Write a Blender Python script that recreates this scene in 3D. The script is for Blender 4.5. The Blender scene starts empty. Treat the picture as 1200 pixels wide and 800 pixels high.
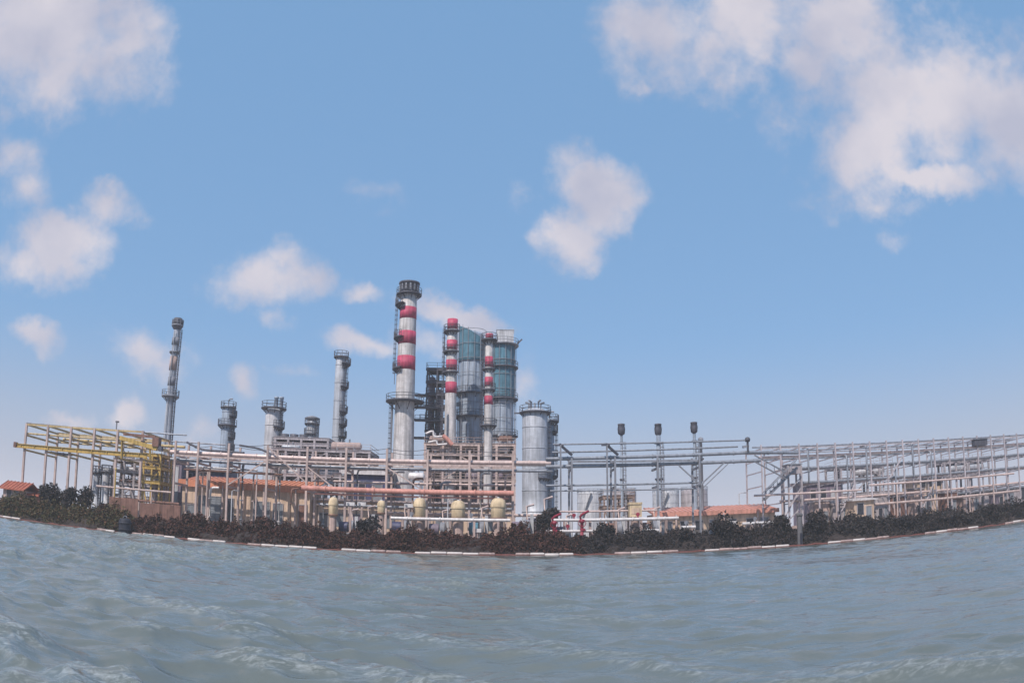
import bpy, math, random
import numpy as np
from mathutils import Matrix, Vector

random.seed(7)
rng = np.random.default_rng(11)
SC = bpy.context.scene
COL = SC.collection
R = math.radians

# ------------------------------------------------------------------ camera (wide action-camera lens, held just above the water)
FPX, PITCH, ROLL, YAW, EYE = 909.42, 0.25301, -0.005218, 0.01454, 2.53
def _axes():
    cp, sp, cr, sr = math.cos(PITCH), math.sin(PITCH), math.cos(ROLL), math.sin(ROLL)
    f = np.array([0, cp, sp]); u0 = np.array([0, -sp, cp]); x0 = np.array([1., 0, 0])
    x = x0*cr - u0*sr; u = u0*cr + x0*sr
    c, s = math.cos(YAW), math.sin(YAW)
    rz = lambda v: np.array([v[0]*c + v[1]*s, -v[0]*s + v[1]*c, v[2]])
    return rz(x), rz(u), rz(f)
AX, AU, AF = _axes()
cam_d = bpy.data.cameras.new('camera')
cam = bpy.data.objects.new('camera', cam_d); COL.objects.link(cam); SC.camera = cam
cam_d.type = 'PANO'
cam_d.sensor_fit = 'HORIZONTAL'; cam_d.sensor_width = 36.0; cam_d.sensor_height = 24.0
_c = cam_d if hasattr(cam_d, 'panorama_type') else cam_d.cycles
_c.panorama_type = 'FISHEYE_EQUISOLID'
_c.fisheye_lens = FPX/1200*36.0
_c.fisheye_fov = R(170)
cam_d.clip_start = 0.1; cam_d.clip_end = 20000
cam.matrix_world = Matrix(((AX[0], AU[0], -AF[0], 0), (AX[1], AU[1], -AF[1], 0), (AX[2], AU[2], -AF[2], EYE), (0, 0, 0, 1)))

def ray(px, py):
    """Direction through a point of the photograph (1200 x 800)."""
    a, b = px-600, 400-py
    rr = math.hypot(a, b) + 1e-9
    th = 2*math.asin(rr/2/FPX); s = math.sin(th)/rr
    return AF*math.cos(th) + AX*a*s + AU*b*s
def P(px, py, Y):
    d = ray(px, py); t = Y/d[1]
    return (d[0]*t, Y, EYE + d[2]*t)
def XX(px, Y, py=600): return P(px, py, Y)[0]
def ZZ(px, py, Y): return P(px, py, Y)[2]
def DIAM(px, wpx, Y): return wpx/FPX*math.hypot(P(px, 560, Y)[0], Y)

# ------------------------------------------------------------------ world: Nishita sky with scattered fair-weather cloud
SUN_EL, SUN_AZ = 50.0, -152.0          # azimuth measured from +Y towards +X: behind the camera, to the left
W = bpy.data.worlds.new('World'); SC.world = W; W.use_nodes = True
nt = W.node_tree; nt.nodes.clear()
def N(t, **k):
    n = nt.nodes.new(t)
    for a, v in k.items(): setattr(n, a, v)
    return n
def L(a, b): nt.links.new(a, b)
out = N('ShaderNodeOutputWorld'); bg = N('ShaderNodeBackground'); bg.inputs['Strength'].default_value = 0.15
L(bg.outputs[0], out.inputs[0])
sky = N('ShaderNodeTexSky'); sky.sky_type = 'NISHITA'; sky.sun_disc = False
sky.sun_elevation = R(SUN_EL); sky.sun_rotation = R(SUN_AZ)
sky.air_density = 1.0; sky.dust_density = 0.3; sky.ozone_density = 1.5; sky.altitude = 0
geo = N('ShaderNodeTexCoord')
def math_n(op, a, b=None, clamp=False):
    n = N('ShaderNodeMath', operation=op, use_clamp=clamp)
    for i, v in enumerate((a, b)):
        if v is None: continue
        if isinstance(v, (int, float)): n.inputs[i].default_value = v
        else: L(v, n.inputs[i])
    return n.outputs[0]
direc = geo.outputs['Generated']
# warp the lookup so that outlines billow
nw = N('ShaderNodeTexNoise'); nw.inputs['Scale'].default_value = 10.0; nw.inputs['Detail'].default_value = 7.0; nw.inputs['Roughness'].default_value = 0.6
L(direc, nw.inputs['Vector'])
sub = N('ShaderNodeVectorMath', operation='SUBTRACT'); sub.inputs[1].default_value = (0.5, 0.5, 0.5); L(nw.outputs['Color'], sub.inputs[0])
scl = N('ShaderNodeVectorMath', operation='SCALE'); scl.inputs['Scale'].default_value = 0.075; L(sub.outputs[0], scl.inputs[0])
wrp = N('ShaderNodeVectorMath', operation='ADD'); L(direc, wrp.inputs[0]); L(scl.outputs[0], wrp.inputs[1])
CLOUDS = [  # x, y, half width, half height (photo px), tilt degrees (anticlockwise), strength
    (50, 20, 140, 68, 8, .95), (140, 40, 72, 46, 25, .85), (90, 78, 60, 30, -10, .6), (15, 190, 45, 26, -20, .6), (30, 222, 50, 24, -10, .55), (133, 242, 44, 22, -14, .8), (66, 294, 74, 42, 10, 1.05), (25, 312, 62, 34, 0, .85), (95, 285, 40, 34, 0, .8),
    (42, 396, 42, 20, -4, .95), (163, 412, 60, 36, -8, .8), (190, 425, 44, 30, 0, .6), (145, 480, 30, 22, 0, .9), (287, 453, 32, 22, -20, .75), (78, 489, 34, 14, 0, .65), (235, 507, 34, 18, 0, .5),
    (305, 330, 80, 34, 4, .85), (330, 305, 34, 22, 0, .65), (362, 328, 44, 22, -10, .65), (430, 343, 44, 14, -6, .75), (535, 372, 82, 20, -14, .9), (425, 400, 58, 17, -6, .8), (500, 398, 60, 24, 0, .65),
    (338, 436, 44, 13, 0, .42), (440, 222, 40, 18, -10, .3), (702, 230, 54, 41, 30, 1.1), (668, 274, 56, 27, 47, 1.0), (733, 236, 32, 30, 0, .85),
    (770, 30, 85, 48, 0, .75), (870, 22, 72, 36, 22, .95), (820, 55, 60, 30, 0, .65), (985, 30, 95, 30, 27, .9), (945, 70, 60, 26, 25, .75), (755, 104, 28, 13, 0, .55), (860, 85, 60, 24, 10, .55),
    (1030, 100, 100, 58, 32, .82), (1105, 120, 110, 62, -8, .85), (1020, 172, 80, 46, -35, .85), (1080, 212, 90, 17, -4, .9), (1185, 130, 100, 62, 0, 1.0), (1120, 75, 70, 34, -20, .7),
    (1036, 280, 28, 14, 0, .38), (1020, 244, 100, 16, -4, .45), (930, 130, 55, 40, 0, .42), (320, 375, 40, 13, 0, .4), (620, 450, 22, 58, -8, .42), (620, 230, 30, 20, 0, .3),
]
more = []
for k in range(12):                                     # the same kind of cloud all round the rest of the sky
    for _ in range(60):
        az = random.uniform(-180, 180); el = random.uniform(4, 62)
        if abs(az) > 48 or el > 45: break
    more.append((az, el, random.uniform(.06, .2), random.uniform(.04, .1), random.uniform(-20, 20), random.uniform(.5, 1)))
acc = None
def blob(d, e1, e2, a, b, s):
    global acc
    m = Matrix(((e1[0], e2[0], d[0]), (e1[1], e2[1], d[1]), (e1[2], e2[2], d[2])))
    mp = N('ShaderNodeMapping', vector_type='TEXTURE')
    mp.inputs['Location'].default_value = d; mp.inputs['Rotation'].default_value = m.to_euler(); mp.inputs['Scale'].default_value = (a, b, (a+b))
    L(wrp.outputs[0], mp.inputs['Vector'])
    g = N('ShaderNodeTexGradient', gradient_type='SPHERICAL'); L(mp.outputs[0], g.inputs[0])
    v = math_n('MULTIPLY', g.outputs['Fac'], s)
    acc = v if acc is None else math_n('MAXIMUM', acc, v)
def frame(d, up, tilt):
    d = Vector(d).normalized(); e1 = Vector(d).cross(Vector(up)).normalized(); e2 = e1.cross(d).normalized()
    c, s = math.cos(R(tilt)), math.sin(R(tilt))
    u, v = e1*c + e2*s, e2*c - e1*s
    return d, u, v, u.cross(v)
for (cx, cy, a, b, t, s) in CLOUDS:
    d, u, v, w = frame(ray(cx, cy), AU, t)
    blob(d if w.dot(d) > 0 else d, u, v, a/FPX*1.2, b/FPX*1.2, s)
for (az, el, a, b, t, s) in more:
    dd = (math.sin(R(az))*math.cos(R(el)), math.cos(R(az))*math.cos(R(el)), math.sin(R(el)))
    d, u, v, w = frame(dd, (0, 0, 1), t); blob(d, u, v, a, b, s)
nd = N('ShaderNodeTexNoise'); nd.inputs['Scale'].default_value = 16.0; nd.inputs['Detail'].default_value = 8.0; nd.inputs['Roughness'].default_value = 0.62
L(direc, nd.inputs['Vector'])
nz = math_n('SUBTRACT', nd.outputs['Fac'], 0.5)
den = math_n('ADD', acc, math_n('MULTIPLY', nz, 1.1))
mr = N('ShaderNodeMapRange', interpolation_type='SMOOTHSTEP'); mr.inputs['From Min'].default_value = 0.09; mr.inputs['From Max'].default_value = 0.72
L(den, mr.inputs['Value'])
gate = math_n('MULTIPLY', acc, 6.0, True)
dens = math_n('MULTIPLY', math_n('MULTIPLY', mr.outputs[0], gate), 0.80)
ns = N('ShaderNodeTexNoise'); ns.inputs['Scale'].default_value = 7.0; ns.inputs['Detail'].default_value = 4.0
L(direc, ns.inputs['Vector'])
ccol = N('ShaderNodeMixRGB'); ccol.inputs[1].default_value = (3.7, 3.55, 4.15, 1); ccol.inputs[2].default_value = (5.5, 4.95, 5.05, 1)
cf = N('ShaderNodeMapRange'); cf.inputs['From Min'].default_value = .35; cf.inputs['From Max'].default_value = .62; L(ns.outputs['Fac'], cf.inputs['Value'])
L(cf.outputs[0], ccol.inputs[0])
veil = N('ShaderNodeMixRGB'); veil.inputs[0].default_value = .80; veil.inputs[2].default_value = (1.36, 2.66, 4.58, 1)   # thin high haze over the whole sky
L(sky.outputs[0], veil.inputs[1])
sep = N('ShaderNodeSeparateXYZ'); L(direc, sep.inputs[0])
hz = N('ShaderNodeMapRange', interpolation_type='SMOOTHSTEP'); hz.inputs['From Min'].default_value = .26; hz.inputs['From Max'].default_value = .0
hz.inputs['To Max'].default_value = .92; L(sep.outputs['Z'], hz.inputs['Value'])
low = N('ShaderNodeMixRGB'); low.inputs[2].default_value = (2.95, 3.05, 3.65, 1)                                                # sea haze along the horizon
L(hz.outputs[0], low.inputs[0]); L(veil.outputs[0], low.inputs[1])
mixc = N('ShaderNodeMixRGB'); L(dens, mixc.inputs[0]); L(low.outputs[0], mixc.inputs[1]); L(ccol.outputs[0], mixc.inputs[2])
L(mixc.outputs[0], bg.inputs['Color'])

# ------------------------------------------------------------------ sun and exposure
sd = bpy.data.lights.new('sun', 'SUN'); sd.energy = 4.6; sd.angle = R(0.6); sd.color = (1.0, 0.91, 0.82)
sun = bpy.data.objects.new('sun', sd); COL.objects.link(sun)
to_sun = Vector((math.sin(R(SUN_AZ))*math.cos(R(SUN_EL)), math.cos(R(SUN_AZ))*math.cos(R(SUN_EL)), math.sin(R(SUN_EL))))
sun.rotation_euler = to_sun.to_track_quat('Z', 'Y').to_euler()
VS = SC.view_settings
VS.view_transform = 'Standard'; VS.look = 'None'; VS.gamma = 1.0; VS.exposure = 0.0; VS.use_curve_mapping = False
W.cycles.sampling_method = 'MANUAL'; W.cycles.sample_map_resolution = 256
SC.cycles.max_bounces = 6; SC.cycles.volume_bounces = 1

# ------------------------------------------------------------------ materials
MATS = {}
def mat(name, col, rough=0.6, metal=0.0, var=0.25, scale=0.6, streak=0.35, bump=0.0, rust=0.0, spec=0.4):
    if name in MATS: return MATS[name]
    m = bpy.data.materials.new(name); m.use_nodes = True
    t = m.node_tree; ns_ = t.nodes; b = ns_['Principled BSDF']
    def n(ty, **k):
        q = ns_.new(ty)
        for a, v in k.items(): setattr(q, a, v)
        return q
    tc = n('ShaderNodeTexCoord'); oi = n('ShaderNodeObjectInfo')
    off = n('ShaderNodeVectorMath', operation='SCALE'); off.inputs[0].default_value = (37.0, 19.0, 53.0); t.links.new(oi.outputs['Random'], off.inputs['Scale'])
    add = n('ShaderNodeVectorMath', operation='ADD'); t.links.new(tc.outputs['Object'], add.inputs[0]); t.links.new(off.outputs[0], add.inputs[1])
    n1 = n('ShaderNodeTexNoise'); n1.inputs['Scale'].default_value = scale; n1.inputs['Detail'].default_value = 6; n1.inputs['Roughness'].default_value = .65
    t.links.new(add.outputs[0], n1.inputs['Vector'])
    mp = n('ShaderNodeMapping'); mp.inputs['Scale'].default_value = (2.6, 2.6, 0.16); t.links.new(add.outputs[0], mp.inputs['Vector'])
    n2 = n('ShaderNodeTexNoise'); n2.inputs['Scale'].default_value = 1.0; n2.inputs['Detail'].default_value = 4; t.links.new(mp.outputs[0], n2.inputs['Vector'])
    def rng_(src, a0, a1, lo, hi):
        q = n('ShaderNodeMapRange'); q.inputs['From Min'].default_value = a0; q.inputs['From Max'].default_value = a1
        q.inputs['To Min'].default_value = lo; q.inputs['To Max'].default_value = hi; t.links.new(src, q.inputs['Value']); return q.outputs[0]
    f1 = rng_(n1.outputs['Fac'], .3, .7, 1-var, 1+var*.5); f2 = rng_(n2.outputs['Fac'], .35, .7, 1.0+streak*.15, 1-streak)
    mu = n('ShaderNodeMath', operation='MULTIPLY'); t.links.new(f1, mu.inputs[0]); t.links.new(f2, mu.inputs[1])
    vm = n('ShaderNodeVectorMath', operation='SCALE'); vm.inputs[0].default_value = col; t.links.new(mu.outputs[0], vm.inputs['Scale'])
    last = vm.outputs[0]
    if rust:
        n3 = n('ShaderNodeTexNoise'); n3.inputs['Scale'].default_value = 1.1; n3.inputs['Detail'].default_value = 8; n3.inputs['Roughness'].default_value = .7
        t.links.new(add.outputs[0], n3.inputs['Vector'])
        rf = rng_(n3.outputs['Fac'], .56, .68, 0, rust)
        mx = n('ShaderNodeMixRGB'); mx.inputs[2].default_value = (.16, .065, .035, 1); t.links.new(rf, mx.inputs[0]); t.links.new(last, mx.inputs[1]); last = mx.outputs[0]
    t.links.new(last, b.inputs['Base Color'])
    b.inputs['Metallic'].default_value = metal; b.inputs['Specular IOR Level'].default_value = spec
    t.links.new(rng_(n1.outputs['Fac'], .3, .7, min(1, rough+.12), max(.05, rough-.1)), b.inputs['Roughness'])
    if bump:
        bp = n('ShaderNodeBump'); bp.inputs['Strength'].default_value = bump; bp.inputs['Distance'].default_value = .15
        t.links.new(n1.outputs['Fac'], bp.inputs['Height']); t.links.new(bp.outputs[0], b.inputs['Normal'])
    MATS[name] = m
    return m
M_WHITE = mat('chimney white paint', (.60, .57, .57), .65, var=.3, streak=.45, rust=.3)
M_RED = mat('chimney red paint', (.50, .062, .13), .6, var=.4, streak=.45)
M_GREY = mat('galvanised cladding', (.46, .48, .53), .55, .15)
M_PALE = mat('pale aluminium cladding', (.53, .53, .56), .6, .1)
M_BLUEG = mat('blue grey vessel paint', (.33, .39, .48), .5)
M_DARK = mat('dark steelwork', (.09, .09, .115), .6, .2)
M_STEEL = mat('dusty pink primer steel', (.52, .40, .37), .65, rust=.35)
M_STEELG = mat('grey painted steel', (.24, .25, .29), .6, rust=.2)
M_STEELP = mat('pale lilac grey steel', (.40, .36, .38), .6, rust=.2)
M_RUST = mat('rusty brown steel', (.22, .115, .09), .8, var=.4)
M_BROWN = mat('weathered brown concrete', (.30, .21, .18), .85, var=.35, bump=.3)
M_TEAL = mat('teal scaffold netting', (.085, .21, .29), .8, var=.35)
M_ORANGE = mat('orange sheet roof', (.60, .23, .13), .55, var=.2)
M_CORAL = mat('coral red pipe paint', (.60, .27, .22), .6, var=.3, streak=.3)
M_YELL = mat('yellow safety paint', (.52, .35, .10), .5, rust=.2)
M_HAZY = mat('haze paled lilac steel', (.47, .42, .45), .7, rust=.25)  # steel colour paled towards the sky, so the fading in haze is painted in
M_OCHRE = mat('faded ochre paint', (.54, .40, .20), .6, rust=.35)
M_SALMON = mat('faded salmon sheet roof', (.58, .27, .21), .7, var=.25)
M_CREAM = mat('cream yellow paint', (.66, .51, .33), .7, var=.3, rust=.25)
M_BEIGE = mat('beige render', (.62, .46, .35), .85, var=.2)
M_PINK = mat('pinkish concrete', (.46, .34, .31), .9, var=.3, bump=.2)
M_PIPEW = mat('white pipe lagging', (.68, .64, .64), .45, .1, streak=.2)
M_PIPEP = mat('pinkish pipe lagging', (.62, .48, .45), .45, .1, streak=.25)
M_PIPEG = mat('grey pipe lagging', (.30, .32, .37), .45, .25)
M_BLUE = mat('dark blue sheet cladding', (.05, .055, .125), .55)
M_VIOLET = mat('violet grey cladding', (.20, .16, .21), .6)
M_WINDOW = mat('dark opening', (.03, .033, .045), .3, streak=0)
M_DOOR = mat('grey roller door', (.20, .22, .25), .5)
M_VALVE = mat('crimson fire monitor paint', (.30, .03, .06), .5)
M_BOOM = mat('white boom fabric', (.56, .50, .48), .6, var=.15, streak=.1)
M_BOOMR = mat('red brown boom skirt', (.16, .05, .04), .7)
M_BARK = mat('bark', (.07, .05, .04), .9)
M_TILE = mat('clay red roof', (.40, .12, .075), .8, var=.3)
M_RUBBER = mat('black navy rubber', (.018, .02, .035), .7)
M_CONC = mat('grey pile concrete', (.13, .125, .135), .9, var=.35)

# ------------------------------------------------------------------ mesh builder
class MB:
    def __init__(s): s.v = []; s.f = []; s.sm = []
    def add(s, vs, fs, smooth=False):
        o = len(s.v); s.v += [tuple(map(float, q)) for q in vs]
        for q in fs: s.f.append(tuple(o+i for i in q)); s.sm.append(smooth)
        return s
    def box(s, c, d, rz=0.0):
        x, y, z = d[0]/2, d[1]/2, d[2]/2; ca, sa = math.cos(rz), math.sin(rz); vs = []
        for k in (-1, 1):
            for (i, j) in ((-1, -1), (1, -1), (1, 1), (-1, 1)):
                vs.append((c[0]+i*x*ca-j*y*sa, c[1]+i*x*sa+j*y*ca, c[2]+k*z))
        return s.add(vs, [(3, 2, 1, 0), (4, 5, 6, 7), (0, 1, 5, 4), (1, 2, 6, 5), (2, 3, 7, 6), (3, 0, 4, 7)])
    def bar(s, a, b, w, h=None):
        """rectangular bar from a to b"""
        h = h or w; a = Vector(a); b = Vector(b); d = (b-a).normalized()
        u = d.cross(Vector((0, 0, 1)));  u = Vector((1, 0, 0)) if u.length < 1e-4 else u.normalized(); v = u.cross(d)
        vs = [p + u*i*w/2 + v*j*h/2 for p in (a, b) for (i, j) in ((-1, -1), (1, -1), (1, 1), (-1, 1))]
        return s.add(vs, [(0, 1, 2, 3), (7, 6, 5, 4), (4, 5, 1, 0), (5, 6, 2, 1), (6, 7, 3, 2), (7, 4, 0, 3)])
    def cyl(s, a, b, r0, r1=None, n=12, cap=True):
        r1 = r0 if r1 is None else r1; a = Vector(a); b = Vector(b); d = (b-a).normalized()
        u = d.orthogonal().normalized(); v = d.cross(u); vs = []
        for p, r in ((a, r0), (b, r1)):
            for k in range(n):
                t = 2*math.pi*k/n; vs.append(p + (u*math.cos(t) + v*math.sin(t))*r)
        s.add(vs, [(k, (k+1) % n, n+(k+1) % n, n+k) for k in range(n)], True)
        if cap: s.add(vs[:n], [tuple(range(n-1, -1, -1))]); s.add(vs[n:], [tuple(range(n))])
        return s
    def tube(s, pts, r, n=8):
        pts = [Vector(p) for p in pts]; rings = []
        for i, p in enumerate(pts):
            d = (pts[min(i+1, len(pts)-1)] - pts[max(i-1, 0)]).normalized()
            u = d.cross(Vector((0, 0, 1))); u = d.cross(Vector((1, 0, 0))) if u.length < 1e-3 else u
            u.normalize(); v = u.cross(d)
            rings.append([p + (u*math.cos(2*math.pi*k/n) + v*math.sin(2*math.pi*k/n))*r for k in range(n)])
        vs = [q for rg in rings for q in rg]; fs = []
        for i in range(len(pts)-1):
            for k in range(n): fs.append((i*n+k, i*n+(k+1) % n, (i+1)*n+(k+1) % n, (i+1)*n+k))
        s.add(vs, fs, True); s.add(rings[0], [tuple(range(n))]); s.add(rings[-1], [tuple(range(n-1, -1, -1))])
        return s
    def lathe(s, prof, n=24, c=(0, 0, 0), a0=0.0, a1=360.0):
        full = abs(a1-a0) >= 359.9; m = n if full else n+1; vs = []
        for r, z in prof:
            for k in range(m):
                t = R(a0 + (a1-a0)*k/n); vs.append((c[0]+r*math.cos(t), c[1]+r*math.sin(t), c[2]+z))
        fs = []
        for i in range(len(prof)-1):
            for k in range(n):
                k2 = (k+1) % m; fs.append((i*m+k, i*m+k2, (i+1)*m+k2, (i+1)*m+k))
        return s.add(vs, fs, True)
    def build(s, name, material, parent=None, loc=None, smooth_angle=True):
        me = bpy.data.meshes.new(name); me.from_pydata(s.v, [], s.f); me.materials.append(material)
        me.polygons.foreach_set('use_smooth', s.sm); me.update()
        o = bpy.data.objects.new(name, me); COL.objects.link(o)
        if parent: o.parent = parent
        if loc: o.location = loc
        return o
def tag(o, label=None, cat=None, group=None, kind=None):
    if label: o['label'] = label
    if cat: o['category'] = cat
    if group: o['group'] = group
    if kind: o['kind'] = kind
    return o
def thing(name, label, cat, loc=(0, 0, 0), rz=0.0, group=None):
    o = bpy.data.objects.new(name, None); COL.objects.link(o); o.location = loc; o.rotation_euler = (0, 0, rz)
    o.empty_display_size = .5
    return tag(o, label, cat, group, 'thing')
G = 2.3                                     # level of the plant yard above the water

# ------------------------------------------------------------------ water
def shader_water():
    m = bpy.data.materials.new('murky sea water'); m.use_nodes = True; t = m.node_tree; b = t.nodes['Principled BSDF']
    tc = t.nodes.new('ShaderNodeTexCoord')
    n1 = t.nodes.new('ShaderNodeTexNoise'); n1.inputs['Scale'].default_value = 2.2; n1.inputs['Detail'].default_value = 6; n1.inputs['Roughness'].default_value = .62
    mp = t.nodes.new('ShaderNodeMapping'); mp.inputs['Scale'].default_value = (.5, 1.0, 1.0); mp.inputs['Rotation'].default_value = (0, 0, R(-14))
    t.links.new(tc.outputs['Object'], mp.inputs['Vector']); t.links.new(mp.outputs[0], n1.inputs['Vector'])
    n2 = t.nodes.new('ShaderNodeTexNoise'); n2.inputs['Scale'].default_value = .12; n2.inputs['Detail'].default_value = 3
    t.links.new(tc.outputs['Object'], n2.inputs['Vector'])
    n3 = t.nodes.new('ShaderNodeTexNoise'); n3.inputs['Scale'].default_value = .75; n3.inputs['Detail'].default_value = 4; n3.inputs['Distortion'].default_value = .6
    t.links.new(mp.outputs[0], n3.inputs['Vector'])
    bq = t.nodes.new('ShaderNodeBump'); bq.inputs['Strength'].default_value = 1.0; bq.inputs['Distance'].default_value = .10
    t.links.new(n3.outputs['Fac'], bq.inputs['Height'])
    bp = t.nodes.new('ShaderNodeBump'); bp.inputs['Strength'].default_value = 1.0; bp.inputs['Distance'].default_value = .04
    t.links.new(bq.outputs[0], bp.inputs['Normal']); t.links.new(n1.outputs['Fac'], bp.inputs['Height']); t.links.new(bp.outputs[0], b.inputs['Normal'])
    mx = t.nodes.new('ShaderNodeMixRGB'); mx.inputs[1].default_value = (.090, .108, .100, 1); mx.inputs[2].default_value = (.145, .162, .160, 1)
    t.links.new(n2.outputs['Fac'], mx.inputs[0])
    at = t.nodes.new('ShaderNodeAttribute'); at.attribute_name = 'crest'                      # sky reflection painted as broken pale patches on the wave crests
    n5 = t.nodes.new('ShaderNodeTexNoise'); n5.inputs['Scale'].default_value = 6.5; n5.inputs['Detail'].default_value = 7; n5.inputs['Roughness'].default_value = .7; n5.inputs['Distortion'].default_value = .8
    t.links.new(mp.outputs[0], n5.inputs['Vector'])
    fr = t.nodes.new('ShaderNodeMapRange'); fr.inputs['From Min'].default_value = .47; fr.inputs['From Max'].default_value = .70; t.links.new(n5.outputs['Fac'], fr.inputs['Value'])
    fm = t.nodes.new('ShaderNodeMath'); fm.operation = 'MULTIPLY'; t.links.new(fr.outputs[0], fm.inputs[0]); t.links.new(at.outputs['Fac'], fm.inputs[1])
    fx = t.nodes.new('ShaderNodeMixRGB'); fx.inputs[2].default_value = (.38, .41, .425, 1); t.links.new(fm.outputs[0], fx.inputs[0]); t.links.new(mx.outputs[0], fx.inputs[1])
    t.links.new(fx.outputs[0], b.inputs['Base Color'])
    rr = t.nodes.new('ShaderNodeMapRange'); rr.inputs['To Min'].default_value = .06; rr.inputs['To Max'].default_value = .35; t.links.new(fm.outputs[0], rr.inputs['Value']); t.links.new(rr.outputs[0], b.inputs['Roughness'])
    b.inputs['IOR'].default_value = 1.5; b.inputs['Specular IOR Level'].default_value = .5
    return m
M_WATER = shader_water()
def build_water():
    NY, NX = 720, 680
    ys = 7.5*np.exp(np.linspace(0, math.log(112.6/7.5), NY)); s = np.linspace(-1, 1, NX)
    half = 1.12*ys + 10
    X = s[None, :]*half[:, None]; Y = np.repeat(ys[:, None], NX, 1); Z = np.zeros_like(X)
    cell = np.maximum(np.gradient(ys)[:, None]*np.ones((1, NX)), (2*half/NX)[:, None])
    dX = np.zeros_like(X); dY = np.zeros_like(X)
    wr = np.random.default_rng(5)
    lam = np.concatenate([np.exp(wr.uniform(math.log(.4), math.log(5.0), 110)), [5.6, 6.4, 7.2]])
    for i, l in enumerate(lam):
        th = R(-112) + wr.normal(0, .55 if l < 4 else .3)               # wind drives the chop towards the camera and a little left
        a = (.0078*l if l < 1.4 else (.0058*l if l < 3 else .0092*l))*wr.uniform(.5, 1.4); k = 2*math.pi/l; ph = wr.uniform(0, 6.283)
        c, q = math.cos(th), math.sin(th)
        fade = np.clip((l/cell - 2.0)/2.0, 0, 1)
        A = k*(X*c + Y*q) + ph
        Z += a*np.cos(A)*fade; dX -= .75*a*np.sin(A)*c*fade; dY -= .75*a*np.sin(A)*q*fade
    gust = .75 + .35*np.sin(X*.13+Y*.07+1.1)*np.sin(Y*.11-X*.05+.4)
    gust = gust*(1.0 + .42*np.tanh(-(X + .15*Y)/14.0))                  # rougher patch to the left, calmer in the lee on the right
    Z *= gust; dX *= np.clip(gust, 0, 1); dY *= np.clip(gust, 0, 1)
    calm = np.clip((112.0-ys)/14, .25, 1)[:, None]; Z *= calm
    V = np.stack([X+dX, Y+dY, Z], -1).reshape(-1, 3)
    idx = np.arange(NY*NX).reshape(NY, NX)
    Fc = np.stack([idx[:-1, :-1], idx[:-1, 1:], idx[1:, 1:], idx[1:, :-1]], -1).reshape(-1, 4)
    me = bpy.data.meshes.new('water'); me.vertices.add(len(V)); me.vertices.foreach_set('co', V.astype('f4').ravel())
    me.loops.add(Fc.size); me.loops.foreach_set('vertex_index', Fc.astype('i4').ravel())
    me.polygons.add(len(Fc)); me.polygons.foreach_set('loop_start', np.arange(0, Fc.size, 4, dtype='i4'))
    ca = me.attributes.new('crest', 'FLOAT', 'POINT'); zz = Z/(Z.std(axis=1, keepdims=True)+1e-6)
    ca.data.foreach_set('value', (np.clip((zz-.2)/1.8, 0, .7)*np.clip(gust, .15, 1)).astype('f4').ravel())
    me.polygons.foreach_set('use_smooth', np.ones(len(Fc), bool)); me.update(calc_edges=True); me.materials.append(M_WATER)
    o = bpy.data.objects.new('water', me); COL.objects.link(o); tag(o, kind='structure')
    far = MB().add([(-2500, -2500, -2.0), (2500, -2500, -2.0), (2500, 112.5, -2.0), (-2500, 112.5, -2.0)], [(0, 1, 2, 3)]).build('water', M_WATER); tag(far, kind='structure')
build_water()

# ------------------------------------------------------------------ yard and bank
M_YARD = mat('yard gravel', (.30, .25, .22), .95, var=.3, streak=0)
def shader_bank():
    return mat('dark wet bank earth', (.035, .024, .022), .9, var=.5, scale=1.4, streak=0, bump=.8)
M_BANK = shader_bank()
g = MB().add([(-2500, 115.5, G), (2500, 115.5, G), (2500, 2500, G), (-2500, 2500, G)], [(0, 1, 2, 3)]).build('ground', M_YARD); tag(g, kind='structure')
def build_bank():
    prof = [(106.5, -2.6), (109.7, -.25), (110.2, .35), (110.9, .9), (111.8, 1.35), (112.8, 1.8), (113.9, 2.15), (115.0, 2.34), (116.2, 2.30)]
    xs = np.arange(-240, 240.1, .8); vs = []; fs = []
    for i, x in enumerate(xs):
        wob = .35*math.sin(x*.21)+.25*math.sin(x*.53+2)
        for j, (y, z) in enumerate(prof):
            k = 0 if j in (0, len(prof)-1) else 1
            vs.append((x + rng.normal(0, .12)*k, y + (wob if j < 6 else 0) + rng.normal(0, .16)*k, z + rng.normal(0, .13)*k*(1 if j < 7 else .2)))
    n = len(prof)
    for i in range(len(xs)-1):
        for j in range(n-1): fs.append((i*n+j, (i+1)*n+j, (i+1)*n+j+1, i*n+j+1))
    m = MB(); m.add(vs, fs, False); o = m.build('bank', M_BANK); tag(o, kind='structure')
build_bank()

# ------------------------------------------------------------------ sea haze
def build_haze(density):
    m = bpy.data.materials.new('sea haze'); m.use_nodes = True; t = m.node_tree; t.nodes.clear()
    o = t.nodes.new('ShaderNodeOutputMaterial'); v = t.nodes.new('ShaderNodeVolumePrincipled')
    v.inputs['Color'].default_value = (.93, .93, .96, 1); v.inputs['Density'].default_value = density; v.inputs['Anisotropy'].default_value = 0.0
    t.links.new(v.outputs[0], o.inputs['Volume'])
    b = MB().box((0, 0, 29.2), (5400, 5400, 65.0)).build('haze', m); tag(b, kind='stuff')
build_haze(0.0005)

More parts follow.
